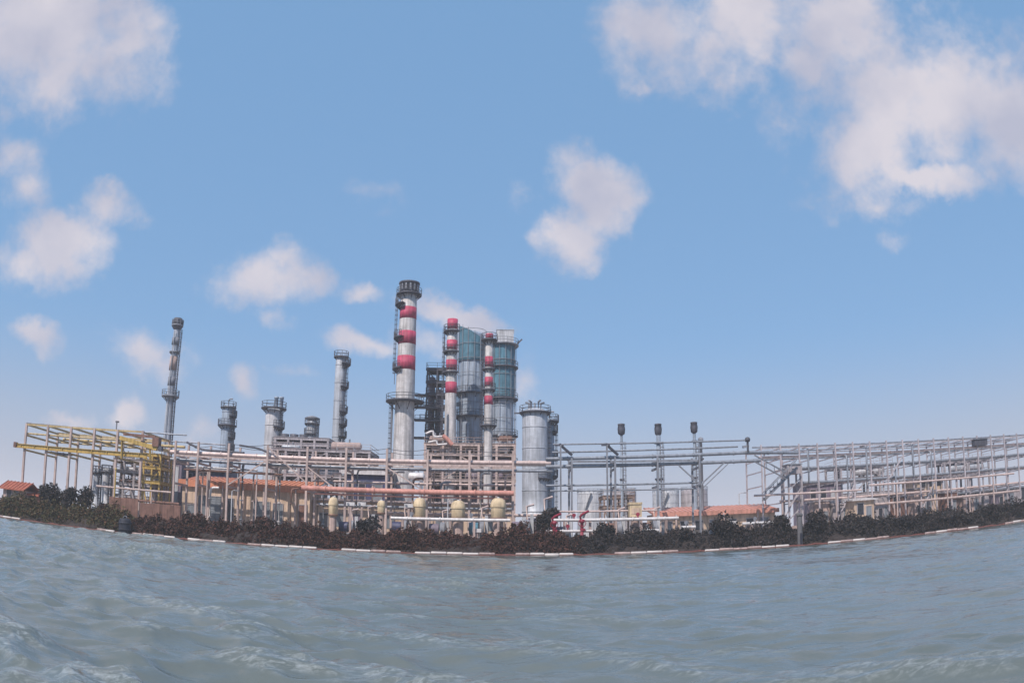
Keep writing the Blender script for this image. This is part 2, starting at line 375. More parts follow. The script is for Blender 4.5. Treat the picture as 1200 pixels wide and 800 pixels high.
# ------------------------------------------------------------------ builders for plant items
def ring_platform(parent, z, r0, r1, mt=None, rail=True, a0=0.0, a1=360.0, name='platform'):
    mt = mt or M_DARK; n = 20
    p = MB().lathe([(r0, z), (r1, z), (r1, z-.28), (r0, z-.28), (r0, z)], n, a0=a0, a1=a1)
    for k in range(8):                                             # brackets under the deck
        t = R(a0 + (a1-a0)*(k+.5)/8); c, s = math.cos(t), math.sin(t)
        p.bar((c*r0, s*r0, z-.28-(r1-r0)*.8), (c*r1*.97, s*r1*.97, z-.26), .12)
    o = p.build(name, mt, parent)
    if rail:
        h = MB(); arc = [R(a0 + (a1-a0)*k/n) for k in range(n+1)]
        for hz_ in (.6, 1.15): h.tube([(r1*.98*math.cos(t), r1*.98*math.sin(t), z+hz_) for t in arc], .055, 4)
        for t in arc[::2]: h.bar((r1*.98*math.cos(t), r1*.98*math.sin(t), z), (r1*.98*math.cos(t), r1*.98*math.sin(t), z+1.15), .09)
        h.build('handrail', mt, o)
    return o
def caged_ladder(parent, ang, r, z0, z1, mt=None):
    mt = mt or M_DARK; t = R(ang); c, s = math.cos(t), math.sin(t); m = MB(); rr = r+.25
    for k in (-.28, .28): m.bar((c*rr-s*k, s*rr+c*k, z0), (c*rr-s*k, s*rr+c*k, z1), .09)
    z = z0+.3
    while z < z1: m.bar((c*rr+s*.28, s*rr-c*.28, z), (c*rr-s*.28, s*rr+c*.28, z), .05); z += .5
    z = z0+2.2
    while z < z1:
        m.tube([(c*rr + .42*math.cos(a)*c - .42*math.sin(a)*s, s*rr + .42*math.cos(a)*s + .42*math.sin(a)*c, z) for a in [R(q) for q in range(-110, 111, 22)]], .045, 4); z += 1.0
    for q in (-60, 0, 60):
        a = R(q); x, y = c*rr + .42*math.cos(a)*c - .42*math.sin(a)*s, s*rr + .42*math.cos(a)*s + .42*math.sin(a)*c
        m.bar((x, y, z0+2.2), (x, y, z1), .05)
    return m.build('ladder', mt, parent)
def downpipe(parent, ang, r, z0, z1, rad=.14, mt=None):
    t = R(ang); c, s = math.cos(t), math.sin(t); rr = r+rad+.2
    return MB().tube([(c*r*.9, s*r*.9, z1), (c*(rr-.05), s*(rr-.05), z1-.05), (c*rr, s*rr, z1-.4), (c*rr, s*rr, z0)], rad, 8).build('downpipe', mt or M_PIPEG, parent)
def head_shell(r, h, k=.45):
    """profile of a shell with a dished head"""
    return [(r, 0), (r, h-k*r)] + [(r*math.cos(a), h-k*r+k*r*math.sin(a)) for a in [R(q) for q in (20, 40, 60, 75, 90)]]
def column_tower(label, px, py, Y, wpx, mt, plats, ladder=True, wbase=None, side=-20, pipes=2, seams=True, cap='dish', name='process_tower', cat='column'):
    """plats: list of (photo y, overhang m, start, end angle)"""
    x, _, zt = P(px, py, Y); r = DIAM(px, wpx, Y)/2; rb = r if wbase is None else DIAM(px, wbase, Y)/2
    t = thing(name, label, cat, (x, Y, G)); h = zt-G
    m = MB()
    m.lathe([(rb*1.25, 0), (rb*1.05, 2.6)] + [(rb + (r-rb)*q, 2.6 + (h-2.6)*q) for q in (0, .25, .5, .75)] + [(a, b) for a, b in head_shell(r, h)[1:]], 24)
    m.build('shell', mt, t)
    if seams:
        z = 5.0
        while z < h-1.5:
            rr = rb + (r-rb)*z/h; MB().lathe([(rr-.05, z), (rr+.06, z), (rr+.06, z+.16), (rr-.05, z+.16)], 24).build('stiffening_ring', mt, t); z += 4.0
    for (q, o, a0, a1) in plats:
        z = ZZ(px, q, Y)-G; rr = rb + (r-rb)*z/h
        ring_platform(t, z, rr-.05, rr+o, a0=a0, a1=a1)
    if ladder: caged_ladder(t, side, max(r, rb), 1.0, h-.3)
    for k in range(pipes): downpipe(t, side+55+40*k, max(r, rb)*.98, 1.0, h*(.97-.12*k))
    if cap == 'vent':
        MB().tube([(0, 0, h-.2), (0, 0, h+1.0), (.3, 0, h+1.3), (.9, 0, h+1.3)], .18, 8).build('vent_pipe', M_PIPEG, t)
    return t, x, r, h
def striped_stack(label, px, py, Y, w0, w1, bands, name='striped_chimney', top=None):
    x, _, zt = P(px, py, Y); r = DIAM(px, w0, Y)/2; rb = DIAM(px, w1, Y)/2; h = zt-G
    t = thing(name, label, 'chimney', (x, Y, G)); rad = lambda z: rb + (r-rb)*z/h
    MB().lathe([(rb*1.12, 0), (rb*1.12, 1.2), (rb, 1.25)] + [(rad(h*q/8), h*q/8) for q in range(1, 9)] + [(r-.25, h), (r-.25, h-2.5), (.01, h-2.5)], 28).build('shaft', M_WHITE, t)
    for (a, b) in bands:
        z1, z0 = ZZ(px, a, Y)-G, ZZ(px, b, Y)-G
        MB().lathe([(rad(z0)-.02, z0), (rad(z0)+.03, z0), (rad(z1)+.03, z1), (rad(z1)-.02, z1)], 28).build('red_band', M_RED, t)
    return t, x, rad, h

# ------------------------------------------------------------------ chimneys and columns
# the big striped chimney
t, x, rad, h = striped_stack('tallest chimney, white with three broad red bands and a dark crown', 480, 332, 150, 19.5, 27, [(361, 374.5), (389, 404), (418, 434)])
zc = ZZ(480, 345, 150)-G
MB().lathe([(rad(h)+.06, zc+.1), (rad(h)+.38, zc+.4), (rad(h)+.38, h-.35), (rad(h)+.55, h-.3), (rad(h)+.55, h+.05), (rad(h)-.2, h+.05)], 28).build('crown', M_DARK, t)
for k in range(14):
    a = 2*math.pi*k/14; q = rad(h)+.40
    MB().box((q*math.cos(a), q*math.sin(a), (zc+h)/2), (.1, .34, h-zc-1.0), a).build('crown_fin', M_STEELG, t)
ring_platform(t, zc, rad(h)-.05, rad(h)+1.0)
ring_platform(t, ZZ(480, 470, 150)-G, rad(25)-.05, rad(25)+1.9)
for q in (357, 396, 432):
    ring_platform(t, ZZ(480, q, 150)-G, rad(40)-.05, rad(40)+1.0, a0=150, a1=250, name='side_landing')
caged_ladder(t, 190, rad(30)+.1, 30, zc); caged_ladder(t, 190, rad(15)+.35, 2, ZZ(480, 470, 150)-G)
downpipe(t, 200, rad(12), 1, ZZ(480, 472, 150)-G, .2, M_STEELG)
# walkways that tie the chimney to the steel frame beside it
for (a, b, q, lab) in ((487, 513, 477, 'dark upper walkway from the tallest chimney to the dark steel frame'), (489, 513, 492, 'dark lower walkway from the tallest chimney to the dark steel frame')):
    p0 = P(a, q, 151); p1 = P(b, q+1, 157)
    w = thing('walkway', lab, 'walkway', p0); d = Vector(p1)-Vector(p0)
    MB().bar((0, 0, 0), d, 1.3, .3).build('deck', M_DARK, w)
    n = d.cross(Vector((0, 0, 1))).normalized()*.6
    for sg in (-1, 1):
        hr = MB()
        for hz_ in (.55, 1.1): hr.bar(n*sg+Vector((0, 0, hz_)), d+n*sg+Vector((0, 0, hz_)), .08)
        for k in range(5): hr.bar(d*(k/4)+n*sg, d*(k/4)+n*sg+Vector((0, 0, 1.1)), .08)
        hr.build('handrail', M_DARK, w)
# the two slimmer striped stacks
t, x, rad, h = striped_stack('white stack with a red tip and three red bands, left of the teal netting', 530.5, 374, 152, 12.5, 15.5, [(374.3, 386), (399, 410), (422, 434), (448, 461)])
for q, o in ((388, .75), (412, .7), (436, .7)): ring_platform(t, ZZ(530, q, 152)-G, rad(h)-.05, rad(h)+o, a0=100, a1=330, name='side_landing')
caged_ladder(t, 175, rad(20)+.1, 3, h-2); downpipe(t, 250, rad(10), 2, h*.55, .16)
t, x, rad, h = striped_stack('slimmest striped stack with a red tip, between the two netted reactors', 573.5, 391, 150, 9, 11, [(391.3, 397), (418, 430), (442, 453), (464, 474)])
for q, o in ((398, .9), (432, .6), (456, .6), (498, .9)): ring_platform(t, ZZ(573, q, 150)-G, rad(h)-.05, rad(h)+o, name='side_landing')
caged_ladder(t, 185, rad(20)+.1, 3, h-2)
# slender flare stack on the left
x, _, zt = P(209, 373, 150); h = zt-G
t = thing('flare_stack', 'slender grey green flare stack with dark and reddish bands on the left', 'flare stack', (x, 150, G))
r = DIAM(209, 8, 150)/2
MB().lathe([(r*2.0, 0), (r*1.6, 3), (r*1.25, 14), (r*1.1, 26), (r*.95, h-2.5)], 18).build('shaft', M_GREY, t)
MB().lathe([(r*.95, h-2.6), (r*1.5, h-2.2), (r*1.6, h-.6), (r*1.25, h), (r*.9, h), (r*.9, h-1.5)], 18).build('flare_tip', M_DARK, t)
for (a, b, mm) in ((396, 404, M_STEELG), (418, 434, M_PINK), (442, 452, M_STEELG)):
    z0, z1 = ZZ(209, b, 150)-G, ZZ(209, a, 150)-G; MB().lathe([(r*1.0, z0), (r*1.22, z0), (r*1.2, z1), (r*.9, z1)], 18).build('band', mm, t)
ring_platform(t, ZZ(209, 464, 150)-G, r*.9, r+1.25, mt=M_STEELG); ring_platform(t, ZZ(209, 381, 150)-G, r*.8, r+.6, mt=M_STEELG)
ring_platform(t, ZZ(209, 412, 150)-G, r*.8, r+.45, mt=M_STEELG, rail=False)
caged_ladder(t, -10, r*1.15, 3, h-2.5)
for k in range(3):
    a = R(30+120*k); MB().tube([(math.cos(a)*r*1.6, math.sin(a)*r*1.6, 1), (math.cos(a)*r*1.5, math.sin(a)*r*1.5, h-3)], .1, 6).build('riser', M_PIPEG, t)
# plain columns
column_tower('short blue grey column with two platforms, right of the flare stack', 268, 474, 160, 14.5, M_BLUEG, [(477, .45, 0, 360), (487, .7, -60, 30), (498, .8, 150, 390), (512, .6, -60, 30), (526, .6, -60, 30)], cap='vent')
t, x, r, h = column_tower('stout pale column with a dark collar and two vent pipes on top', 321, 478, 150, 19, M_PALE, [(478, 1.0, 0, 360), (500, .8, -70, 60), (520, .8, -70, 60)], side=-15)
for k, dx in enumerate((.5, 1.6)): MB().lathe([(.42, h-1), (.42, h+1.9), (.5, h+1.95), (.5, h+2.3), (.3, h+2.3)], 12, (dx, -.2, 0)).build('vent_pipe', M_BLUEG, t)
t, x, r, h = column_tower('stubby grey column with a wide rimmed cap behind the layered frame', 366, 492, 168, 13, M_GREY, [(496, .5, 0, 360), (508, .5, 160, 320)], side=-30, pipes=1)
MB().lathe([(r*.6, h-.2), (r*1.25, h+.1), (r*1.25, h+.5), (r*.5, h+.9), (.01, h+.95)], 20).build('rimmed_cap', M_STEELG, t)
column_tower('tall slim grey column with small landings down its right side', 400, 416, 165, 12.5, M_GREY, [(418, .5, 0, 360), (426, 1.1, -70, 50), (453, .9, -70, 50), (482, .9, -70, 50), (497, .9, -70, 50), (511, .9, -70, 50)], side=-8, pipes=1)
t, x, r, h = column_tower('fat grey blue column with a dark railed platform on its top', 627, 478, 146, 30, M_GREY, [(483, .6, 0, 360), (560, .5, -80, 60)], side=-5, pipes=2)
for k in range(5):
    a = R(20+70*k); MB().tube([(math.cos(a)*1.2, math.sin(a)*1.2, h-.6), (math.cos(a)*1.2, math.sin(a)*1.2, h+1.0), (math.cos(a)*1.9, math.sin(a)*1.9, h+1.2)], .2, 8).build('nozzle', M_STEELG, t)
MB().tube([(-r-1.6, 0, h-1.0), (-r+.3, 0, h-1.0)], .16, 6).build('side_pipe', M_DARK, t)
column_tower('narrower blue column hugging the fat grey column on its right', 644, 490, 150, 11.5, M_BLUEG, [(493, .9, -90, 90), (505, .7, -60, 60), (535, .7, -60, 60), (557, .7, -60, 60)], side=0, pipes=1, cap='vent')

# two netted reactors
def reactor(label, px, py, Y, wpx, net_top, net_bot, slope, dark):
    x, _, zt = P(px, py, Y); r = DIAM(px, wpx, Y)/2; h = zt-G
    t = thing('reactor_vessel', label, 'reactor', (x, Y, G))
    MB().lathe([(r*.55, 8), (r*.8, 11), (r*.97, 14)] + head_shell(r*.97, h-1.0)[1:], 28).build('shell', M_BLUEG, t)
    for k in range(6):
        a = R(30+60*k); MB().cyl((math.cos(a)*r*.9, math.sin(a)*r*.9, 0), (math.cos(a)*r*.9, math.sin(a)*r*.9, 14), .5, n=10).build('leg', M_BROWN, t)
    z1, z0 = ZZ(px, net_top, Y)-G, ZZ(px, net_bot, Y)-G
    n = 28; vs = []; fs = []                                       # netting hung on a scaffold ring; its top edge slopes
    for k in range(n+1):
        a = 2*math.pi*k/n; zt2 = z1 - slope*(.5+.5*math.cos(a))
        for j in range(7):
            q = j/6; vs.append(((r+.25+.06*math.sin(9*a+4*q))*math.cos(a), (r+.25+.06*math.cos(7*a+5*q))*math.sin(a), z0+(zt2-z0)*q))
    for k in range(n):
        for j in range(6): fs.append((k*7+j, k*7+7+j, k*7+8+j, k*7+1+j))
    m = MB(); m.add(vs, fs, True); m.build('scaffold_netting', M_TEAL, t)
    top = MB(); ctr = []                                           # sloping net roof
    for k in range(n): a = 2*math.pi*k/n; ctr.append(((r+.25)*math.cos(a), (r+.25)*math.sin(a), z1 - slope*(.5+.5*math.cos(a))))
    vs = ctr + [(0, 0, z1-slope*.5+.9)]; top.add(vs, [(k, (k+1) % n, n) for k in range(n)], True); top.build('net_roof', M_TEAL, t)
    sc = MB()
    for k in range(14):
        a = 2*math.pi*k/14; q = r+.42; sc.bar((q*math.cos(a), q*math.sin(a), 12), (q*math.cos(a), q*math.sin(a), z1 - slope*(.5+.5*math.cos(a))+.5), .11)
    for z in np.arange(16, h-1, 3.2): sc.tube([((r+.42)*math.cos(R(q)), (r+.42)*math.sin(R(q)), z) for q in range(0, 361, 18)], .06, 4)
    sc.build('scaffold_poles', M_STEELG, t)
    for z in dark: ring_platform(t, z, r*.95, r+.9, mt=M_DARK)
    for k, a in enumerate((200, 262, 300)):
        downpipe(t, a, r+.3, 12, h*(.62-.1*k), .42, M_PIPEG)
    return t, x, r, h
reactor('reactor wrapped in teal netting with a sloping rounded top, left of the pair', 553.5, 383, 164, 30, 383, 424, 3.4, [31, 26, 20, 16])
t, x, r, h = reactor('reactor with a pale box on its flat top, right of the pair', 589, 403, 165, 28, 406, 466, .2, [37, 30, 22, 16])
zb = ZZ(592, 404, 165)-G
MB().box((.55, 0, zb+1.5), (3.7, 3.2, 2.9)).build('top_house', M_PALE, t)
MB().box((.55, 0, zb+3.02), (3.9, 3.4, .18)).build('top_house_roof', M_GREY, t)
ring_platform(t, zb-.1, r*.3, r+1.0, mt=M_STEELG)
MB().bar((r+.6, -.4, zb+.1), (r+1.7, -.4, zb+1.2), .3).build('davit_arm', M_DARK, t)
# dark steel frame beside the chimney
def steel_frame(label, px0, px1, Y, depth, zs, nx, ny, mt, name='steel_frame', decks=True, rails=True, brace=True, colw=.42, base_py=560, drop=(), cat='steel frame'):
    x0, x1 = P(px0, base_py, Y)[0], P(px1, base_py, Y)[0]; w = x1-x0
    t = thing(name, label, cat, (x0, Y, G)); top = max(zs)-G
    for i in range(nx+1):
        for j in range(ny+1):
            MB().bar((w*i/nx, depth*j/ny, 0), (w*i/nx, depth*j/ny, top+(.0 if (i, j) not in drop else -3)), colw).build('column', mt, t)
    for z in [q-G for q in zs]:
        for j in range(ny+1): MB().bar((-.3, depth*j/ny, z), (w+.3, depth*j/ny, z), .28, .5).build('beam', mt, t)
        for i in range(nx+1): MB().bar((w*i/nx, .2, z+.003), (w*i/nx, depth-.2, z+.003), .26, .45).build('cross_beam', mt, t)
        if decks: MB().box((w/2, depth/2, z+.30), (w+.5, depth+.5, .08)).build('deck', mt, t)
        if rails:
            hr = MB()
            for hz_ in (.85, 1.4): hr.bar((-.2, -.2, z+hz_), (w+.2, -.2, z+hz_), .07); hr.bar((-.2, -.2, z+hz_), (-.2, depth, z+hz_), .07); hr.bar((w+.2, -.2, z+hz_), (w+.2, depth, z+hz_), .07)
            for k in range(int(w/1.5)+1): hr.bar((-.2+(w+.4)*k/max(1, int(w/1.5)), -.2, z+.3), (-.2+(w+.4)*k/max(1, int(w/1.5)), -.2, z+1.4), .07)
            hr.build('handrail', mt, t)
    if brace:
        zz = [0]+[q-G for q in sorted(zs)]
        for k in range(len(zz)-1):
            i = k % nx; a, b = (i, i+1) if k % 2 else (i+1, i)
            MB().bar((w*a/nx, -.05, zz[k]+.2), (w*b/nx, -.05, zz[k+1]-.3), .2).build('brace', mt, t)
    return t, x0, x1
fz = [ZZ(511, q, 158) for q in (449, 463, 477, 492, 506, 540)]
t, x0, x1 = steel_frame('tall dark steel frame with open top, right beside the tallest chimney', 500, 523, 157, 4.2, fz+[ZZ(511, 434, 158)], 2, 1, M_DARK, base_py=470, colw=.3)
MB().lathe([(.85, 0)] + head_shell(.85, ZZ(511, 455, 158)-G)[1:], 18, ((x1-x0)*.6, 2.0, 0)).build('inner_column', M_VIOLET, t)
MB().lathe([(.7, 0)] + head_shell(.7, ZZ(511, 440, 158)-G)[1:], 14, ((x1-x0)*.2, 2.2, 0)).build('inner_column', M_VIOLET, t)
for q in (463, 477, 492, 513):
    MB().box((-1.3, 1.5, ZZ(511, q, 158)-G), (2.6, 2.2, .3)).build('side_landing', M_DARK, t)

# ------------------------------------------------------------------ pipe racks along the quay
def rack(label, fx, Y0, Y1, top, levels, mt, name='pipe_rack', pw=.36, bw=.26, beam_mt=None, braces=(), back_off=0.0, back_top=None, back_skip=()):
    """fx: x of each bent; levels: heights of the cross beams; braces: (bent, z0, bent, z1)"""
    t = thing(name, label, 'pipe rack', (fx[0], Y0, G))
    X0 = fx[0]
    for i, x in enumerate(fx):
        for j, y in enumerate((Y0, Y1)):
            if j and i in back_skip: continue
            tp = (top if not j else (back_top or top))-G
            m = MB().bar((x-X0+back_off*j, y-Y0, 0), (x-X0+back_off*j, y-Y0, tp), pw)
            m.box((x-X0+back_off*j, y-Y0, .2), (.9, .9, .4))
            m.build('post', mt, t)
        for z in levels:
            MB().bar((x-X0, .2, z-G), (x-X0+back_off, Y1-Y0-.2, z-G), bw, bw*1.35).build('cross_beam', beam_mt or mt, t)
    for y in (Y0, Y1):
        for z in levels[:1]:
            for i in range(len(fx)-1):
                MB().bar((fx[i]-X0+.2, y-Y0, z-G+.004), (fx[i+1]-X0-.2, y-Y0, z-G+.004), bw*.85, bw*1.2).build('tie_beam', beam_mt or mt, t)
    for (i, z0, k, z1) in braces:
        MB().bar((fx[i]-X0, -.03, z0-G), (fx[k]-X0, -.03, z1-G), .2).build('brace', mt, t)
    return t
def pipe(label, pts, r, mt, n=10, name='pipe_run', flange=6.5, group=None):
    """one run of pipe with flanges; pts in world space"""
    t = thing(name, label, 'pipe', pts[0], group=group); o = Vector(pts[0]); q = [Vector(p)-o for p in pts]
    full = []                                                       # soften the corners
    for i, p in enumerate(q):
        if 0 < i < len(q)-1:
            a, b = (q[i-1]-p), (q[i+1]-p); d = min(.9, a.length*.4, b.length*.4)
            pa, pb = p+a.normalized()*d, p+b.normalized()*d
            full += [pa, p*.5+(pa+pb)*.25, pb]
        else: full.append(p)
    MB().tube(full, r, n).build('pipe', mt, t)
    if flange:
        for i in range(len(q)-1):
            d = q[i+1]-q[i]; k = flange*.5
            while k < d.length-1.2:
                u = d.normalized(); c = q[i]+u*k
                MB().cyl(c-u*.09, c+u*.09, r*1.32, n=n).build('flange', mt, t); k += flange
    return t
XA = lambda px, Y=124, py=560: P(px, py, Y)[0]

# left rack: bare grid of tall posts, 12 m deep
fa = [XA(q) for q in (26.5, 52, 79.5, 107, 134.5, 164)]
rack('bare left rack of tall grey brown posts around the yellow beam', fa, 124, 136, 17.9, [17.7, 15.7, 12.9], M_STEEL, pw=.4, beam_mt=M_OCHRE)
for y, lab in ((124.0, 'front'), (136.0, 'rear')):
    pipe('thin grey pipe along the %s top edge of the bare left rack' % lab, [(fa[0]-.3, y+.35, 18.05), (XA(215)-(0 if y < 130 else -3), y+.35, 17.6)], .14, M_PIPEG, flange=0)
    pipe('thin ochre pipe on the second level of the bare left rack, %s row' % lab, [(fa[0], y+.4, 16.05), (fa[-1]+2, y+.4, 16.05)], .17, M_OCHRE, flange=5)
pipe('thicker ochre pipe crossing the bare left rack half way back', [(fa[1], 130, 16.1), (fa[-1]+6, 130, 16.1)], .26, M_OCHRE, flange=5)
pipe('dark pipe stub below the yellow beam at the far left', [(XA(38), 128, 13.2), (XA(70), 128, 13.0)], .22, M_DARK, flange=3)
t = thing('crane_beam', 'long yellow crane beam running through the bare left rack', 'crane beam', (XA(16), 123.6, 13.55))
wl = XA(172)-XA(16)
b = MB(); b.box((wl/2, 0, 0), (wl, .12, .7)); b.box((wl/2, 0, .35), (wl, .5, .1)); b.box((wl/2, 0, -.35), (wl, .5, .1)); b.build('girder', M_YELL, t)
for k in range(9): MB().box((wl*(k+.5)/9, -.15, 0), (.1, .18, .58)).build('stiffener', M_YELL, t)
MB().box((.2, 0, .1), (.6, .8, 1.0)).build('end_stop', M_RUST, t)
x, _, z = P(180, 520, 123.5)
t = thing('hoist_trolley', 'yellow and rust hoist arm with dark ends at the right end of the crane beam', 'hoist', (XA(142), 122.6, 14.9))
wh = XA(186)-XA(142)
MB().bar((0, 0, 1.4), (wh, 0, -.1), .5, .7).build('jib', M_YELL, t); MB().bar((.5, .3, 2.1), (wh-.6, .3, 1.9), .35, .45).build('jib', M_RUST, t)
MB().box((wh-.2, .1, 1.0), (1.3, 1.2, 1.6)).build('winch_house', M_RUST, t); MB().box((wh+.7, 0, -.1), (.7, .8, .8)).build('counterweight', M_DARK, t)
MB().bar((.4, 0, 1.4), (.5, .2, -2.2), .3).build('leg', M_YELL, t); MB().bar((wh-1.5, 0, .4), (wh-1.3, .2, -2.2), .3).build('leg', M_YELL, t)

# middle rack
fb = [XA(q, 124, 600) for q in (202, 229, 265, 311, 358, 404, 452, 500, 549.5, 601)]
rack('middle pipe rack of pinkish posts in front of the chimneys', fb, 124, 130, 16.5, [14.0, 12.9, 9.2], M_STEEL, pw=.34,
     braces=((3, 16.2, 4, 10.5), (4, 13.2, 5, 8.5), (2, 9.4, 3, 14.0), (6, 13.5, 7, 9.5)))
pipe('thick pinkish pipe on top of the middle rack, front lane', [(XA(196), 124.8, 14.62), (XA(646), 124.8, 14.62)], .36, M_PIPEP)
pipe('pale pinkish pipe on the middle rack, second lane', [(XA(210), 126.2, 14.5), (XA(640), 126.2, 14.5)], .28, M_PIPEW)
pipe('rust brown pipe on the middle rack, rear lane', [(XA(225), 128.6, 14.75), (XA(520), 128.6, 14.75)], .4, M_RUST)
pipe('grey pipe slung on the lower beam of the middle rack', [(XA(196), 124.9, 13.35), (XA(648), 124.9, 13.35)], .26, M_PIPEG)
pipe('white pipe slung under the middle rack in front of the layered frame', [(XA(300), 126, 13.3), (XA(452), 126, 13.3), (XA(452), 126, 11.5)], .24, M_PIPEW)
pipe('long coral red pipe across the middle at head height of the small vessels', [(XA(357), 122.4, 9.55), (XA(602), 122.4, 9.55)], .44, M_CORAL, flange=8)
pipe('thin coral pipe below the long coral red pipe', [(XA(372), 122.6, 8.75), (XA(596), 122.6, 8.75)], .14, M_CORAL, flange=0)
pipe('dark sagging pipe sloping down from the blue grey column to the stout column', [(XA(272), 127, 16.6), (XA(296), 127, 16.2), (XA(312), 127, 15.2)], .18, M_DARK, flange=0)
pipe('dark pipe from the flare stack to the blue grey column', [(XA(206), 128, 16.8), (XA(224), 128, 15.6), (XA(276), 128, 15.4)], .2, M_DARK, flange=4)
def cable(label, pts, sag=.35, r=.045):
    t = thing('overhead_cable', label, 'cable', pts[0]); o = Vector(pts[0]); line = []
    for i in range(len(pts)-1):
        a, b = Vector(pts[i])-o, Vector(pts[i+1])-o
        for k in range(9):
            q = k/8; line.append(a.lerp(b, q)+Vector((0, 0, -sag*4*q*(1-q))))
    MB().tube(line, r, 5).build('wire', M_DARK, t)
cable('thin wire strung along the post tops of the middle rack', [(fb[i], 124, 16.55) for i in range(2, 10)])
cable('thin wire strung along the back post tops of the middle rack', [(fb[i], 130, 16.55) for i in range(0, 10)])

# right rack: open, with two thick dark pipes
fd = [XA(q, 124, 560) for q in (670, 721, 771, 820)]
rack('open right rack of dark slim posts carrying two thick grey pipes', fd, 124, 129, 15.6, [14.75, 13.6, 10.6], M_STEELG, pw=.3, back_skip=(2,))
for i, q in enumerate((657, 711.5)):
    xx = XA(q, 123, 545); t = thing('trestle_post', ('slim grey trestle post with a slanting head nearest the blue column', 'slim grey trestle post with a slanting head left of the first vent stack')[i], 'post', (xx, 123, G))
    MB().bar((0, 0, 0), (0, 0, 17.4-G), .26).build('post', M_STEELG, t)
    MB().bar((-.2, 0, 17.5-G), (1.9, .8, 15.8-G), .34).build('slanting_head', M_DARK, t)
    MB().bar((-.9, 0, 17.3-G), (.5, 0, 17.3-G), .24).build('cap_bar', M_DARK, t)
pipe('upper thick dark grey pipe of the right rack', [(XA(640), 124.5, 15.25), (XA(884), 124.5, 15.9), (XA(946), 128, 15.95)], .3, M_PIPEG, flange=7)
pipe('lower thick dark grey pipe of the right rack', [(XA(640), 124.6, 14.0), (XA(893), 124.6, 14.5)], .3, M_PIPEG, flange=7)
pipe('middle slim pipe between the thick pipes and the top wire of the right rack', [(XA(648), 126, 16.5), (XA(870), 126, 17.1)], .16, M_PIPEG, flange=7)
pipe('slim top pipe of the right rack ending at a dark knob', [(XA(648), 124.2, 17.6), (XA(876), 124.2, 17.95)], .14, M_PIPEG, flange=9)
pipe('pale slim pipe at half height of the right rack', [(XA(640), 124.6, 10.95), (XA(826), 124.6, 11.1)], .17, M_PIPEG, flange=7)
pipe('lowest slim pipe of the right rack over the pale tanks', [(XA(645), 124.9, 10.1), (XA(818), 124.9, 10.15)], .13, M_PIPEG, flange=0)
t = thing('end_post', 'dark knob and short post ending the slim top pipe of the right rack', 'post', (XA(878), 124.2, 15.9))
MB().bar((0, 0, 0), (0, 0, 2.0), .3).build('post', M_DARK, t); MB().lathe([(.01, 1.7), (.4, 1.8), (.5, 2.15), (.35, 2.5), (.01, 2.6)], 12).build('knob', M_DARK, t); MB().bar((-.9, .1, .9), (.2, .1, 1.1), .4).build('bracket', M_STEELG, t)
xb = XA(820, 124, 560)
t = thing('raking_brace', 'pair of raking braces spreading up from the right rack post like a letter Y', 'brace', (xb, 123.6, 9.2))
MB().bar((0, 0, 1.4), (-3.6, 0, 4.7), .22).build('strut', M_STEELG, t); MB().bar((0, 0, 1.4), (4.2, 0, 5.0), .22).build('strut', M_STEELG, t); MB().bar((.5, .1, 1.0), (4.9, .1, 4.8), .16).build('strut', M_STEELG, t)
# vent stacks
for (px, py, wpx, lab) in ((728, 496, 4.2, 'thin dark vent stack with a bulb head, first right of the blue column'), (771, 496, 7.5, 'thickest of the three vent stacks with bulb heads'), (813, 494, 5, 'vent stack with a bulb head beside the Y shaped braces')):
    x, _, zt = P(px, py, 138); h = zt-G; r = DIAM(px, wpx, 138)/2
    t = thing('vent_stack', lab, 'vent stack', (x, 138, G))
    MB().lathe([(r*1.2, 0), (r, 1), (r, h*.62), (r*.72, h*.64), (r*.7, h-1.6)], 14).build('pipe', M_BLUEG, t)
    MB().lathe([(r*.7, h-2.2), (.62, h-1.9), (.72, h-1.0), (.6, h-.4), (.66, h-.35), (.66, h-.1), (.3, h)], 14).build('bulb_head', M_DARK, t)
    for z in (h*.62, h*.82, h*.5): MB().lathe([(r*.6, z), (r*1.35, z), (r*1.35, z+.3), (r*.6, z+.3)], 14).build('collar', M_DARK, t)
    caged_ladder(t, -60, r, 2, h-3.5, M_STEELG)
x, _, zt = P(821, 512, 136); t = thing('vent_stack', 'short thin vent stack just right of the Y braced post', 'vent stack', (x, 136, G))
MB().lathe([(.3, 0), (.26, zt-G-1), (.5, zt-G-.8), (.5, zt-G-.2), (.2, zt-G)], 12).build('pipe', M_STEELG, t); MB().box((0, 0, zt-G-4), (.8, .8, .3)).build('collar', M_DARK, t)

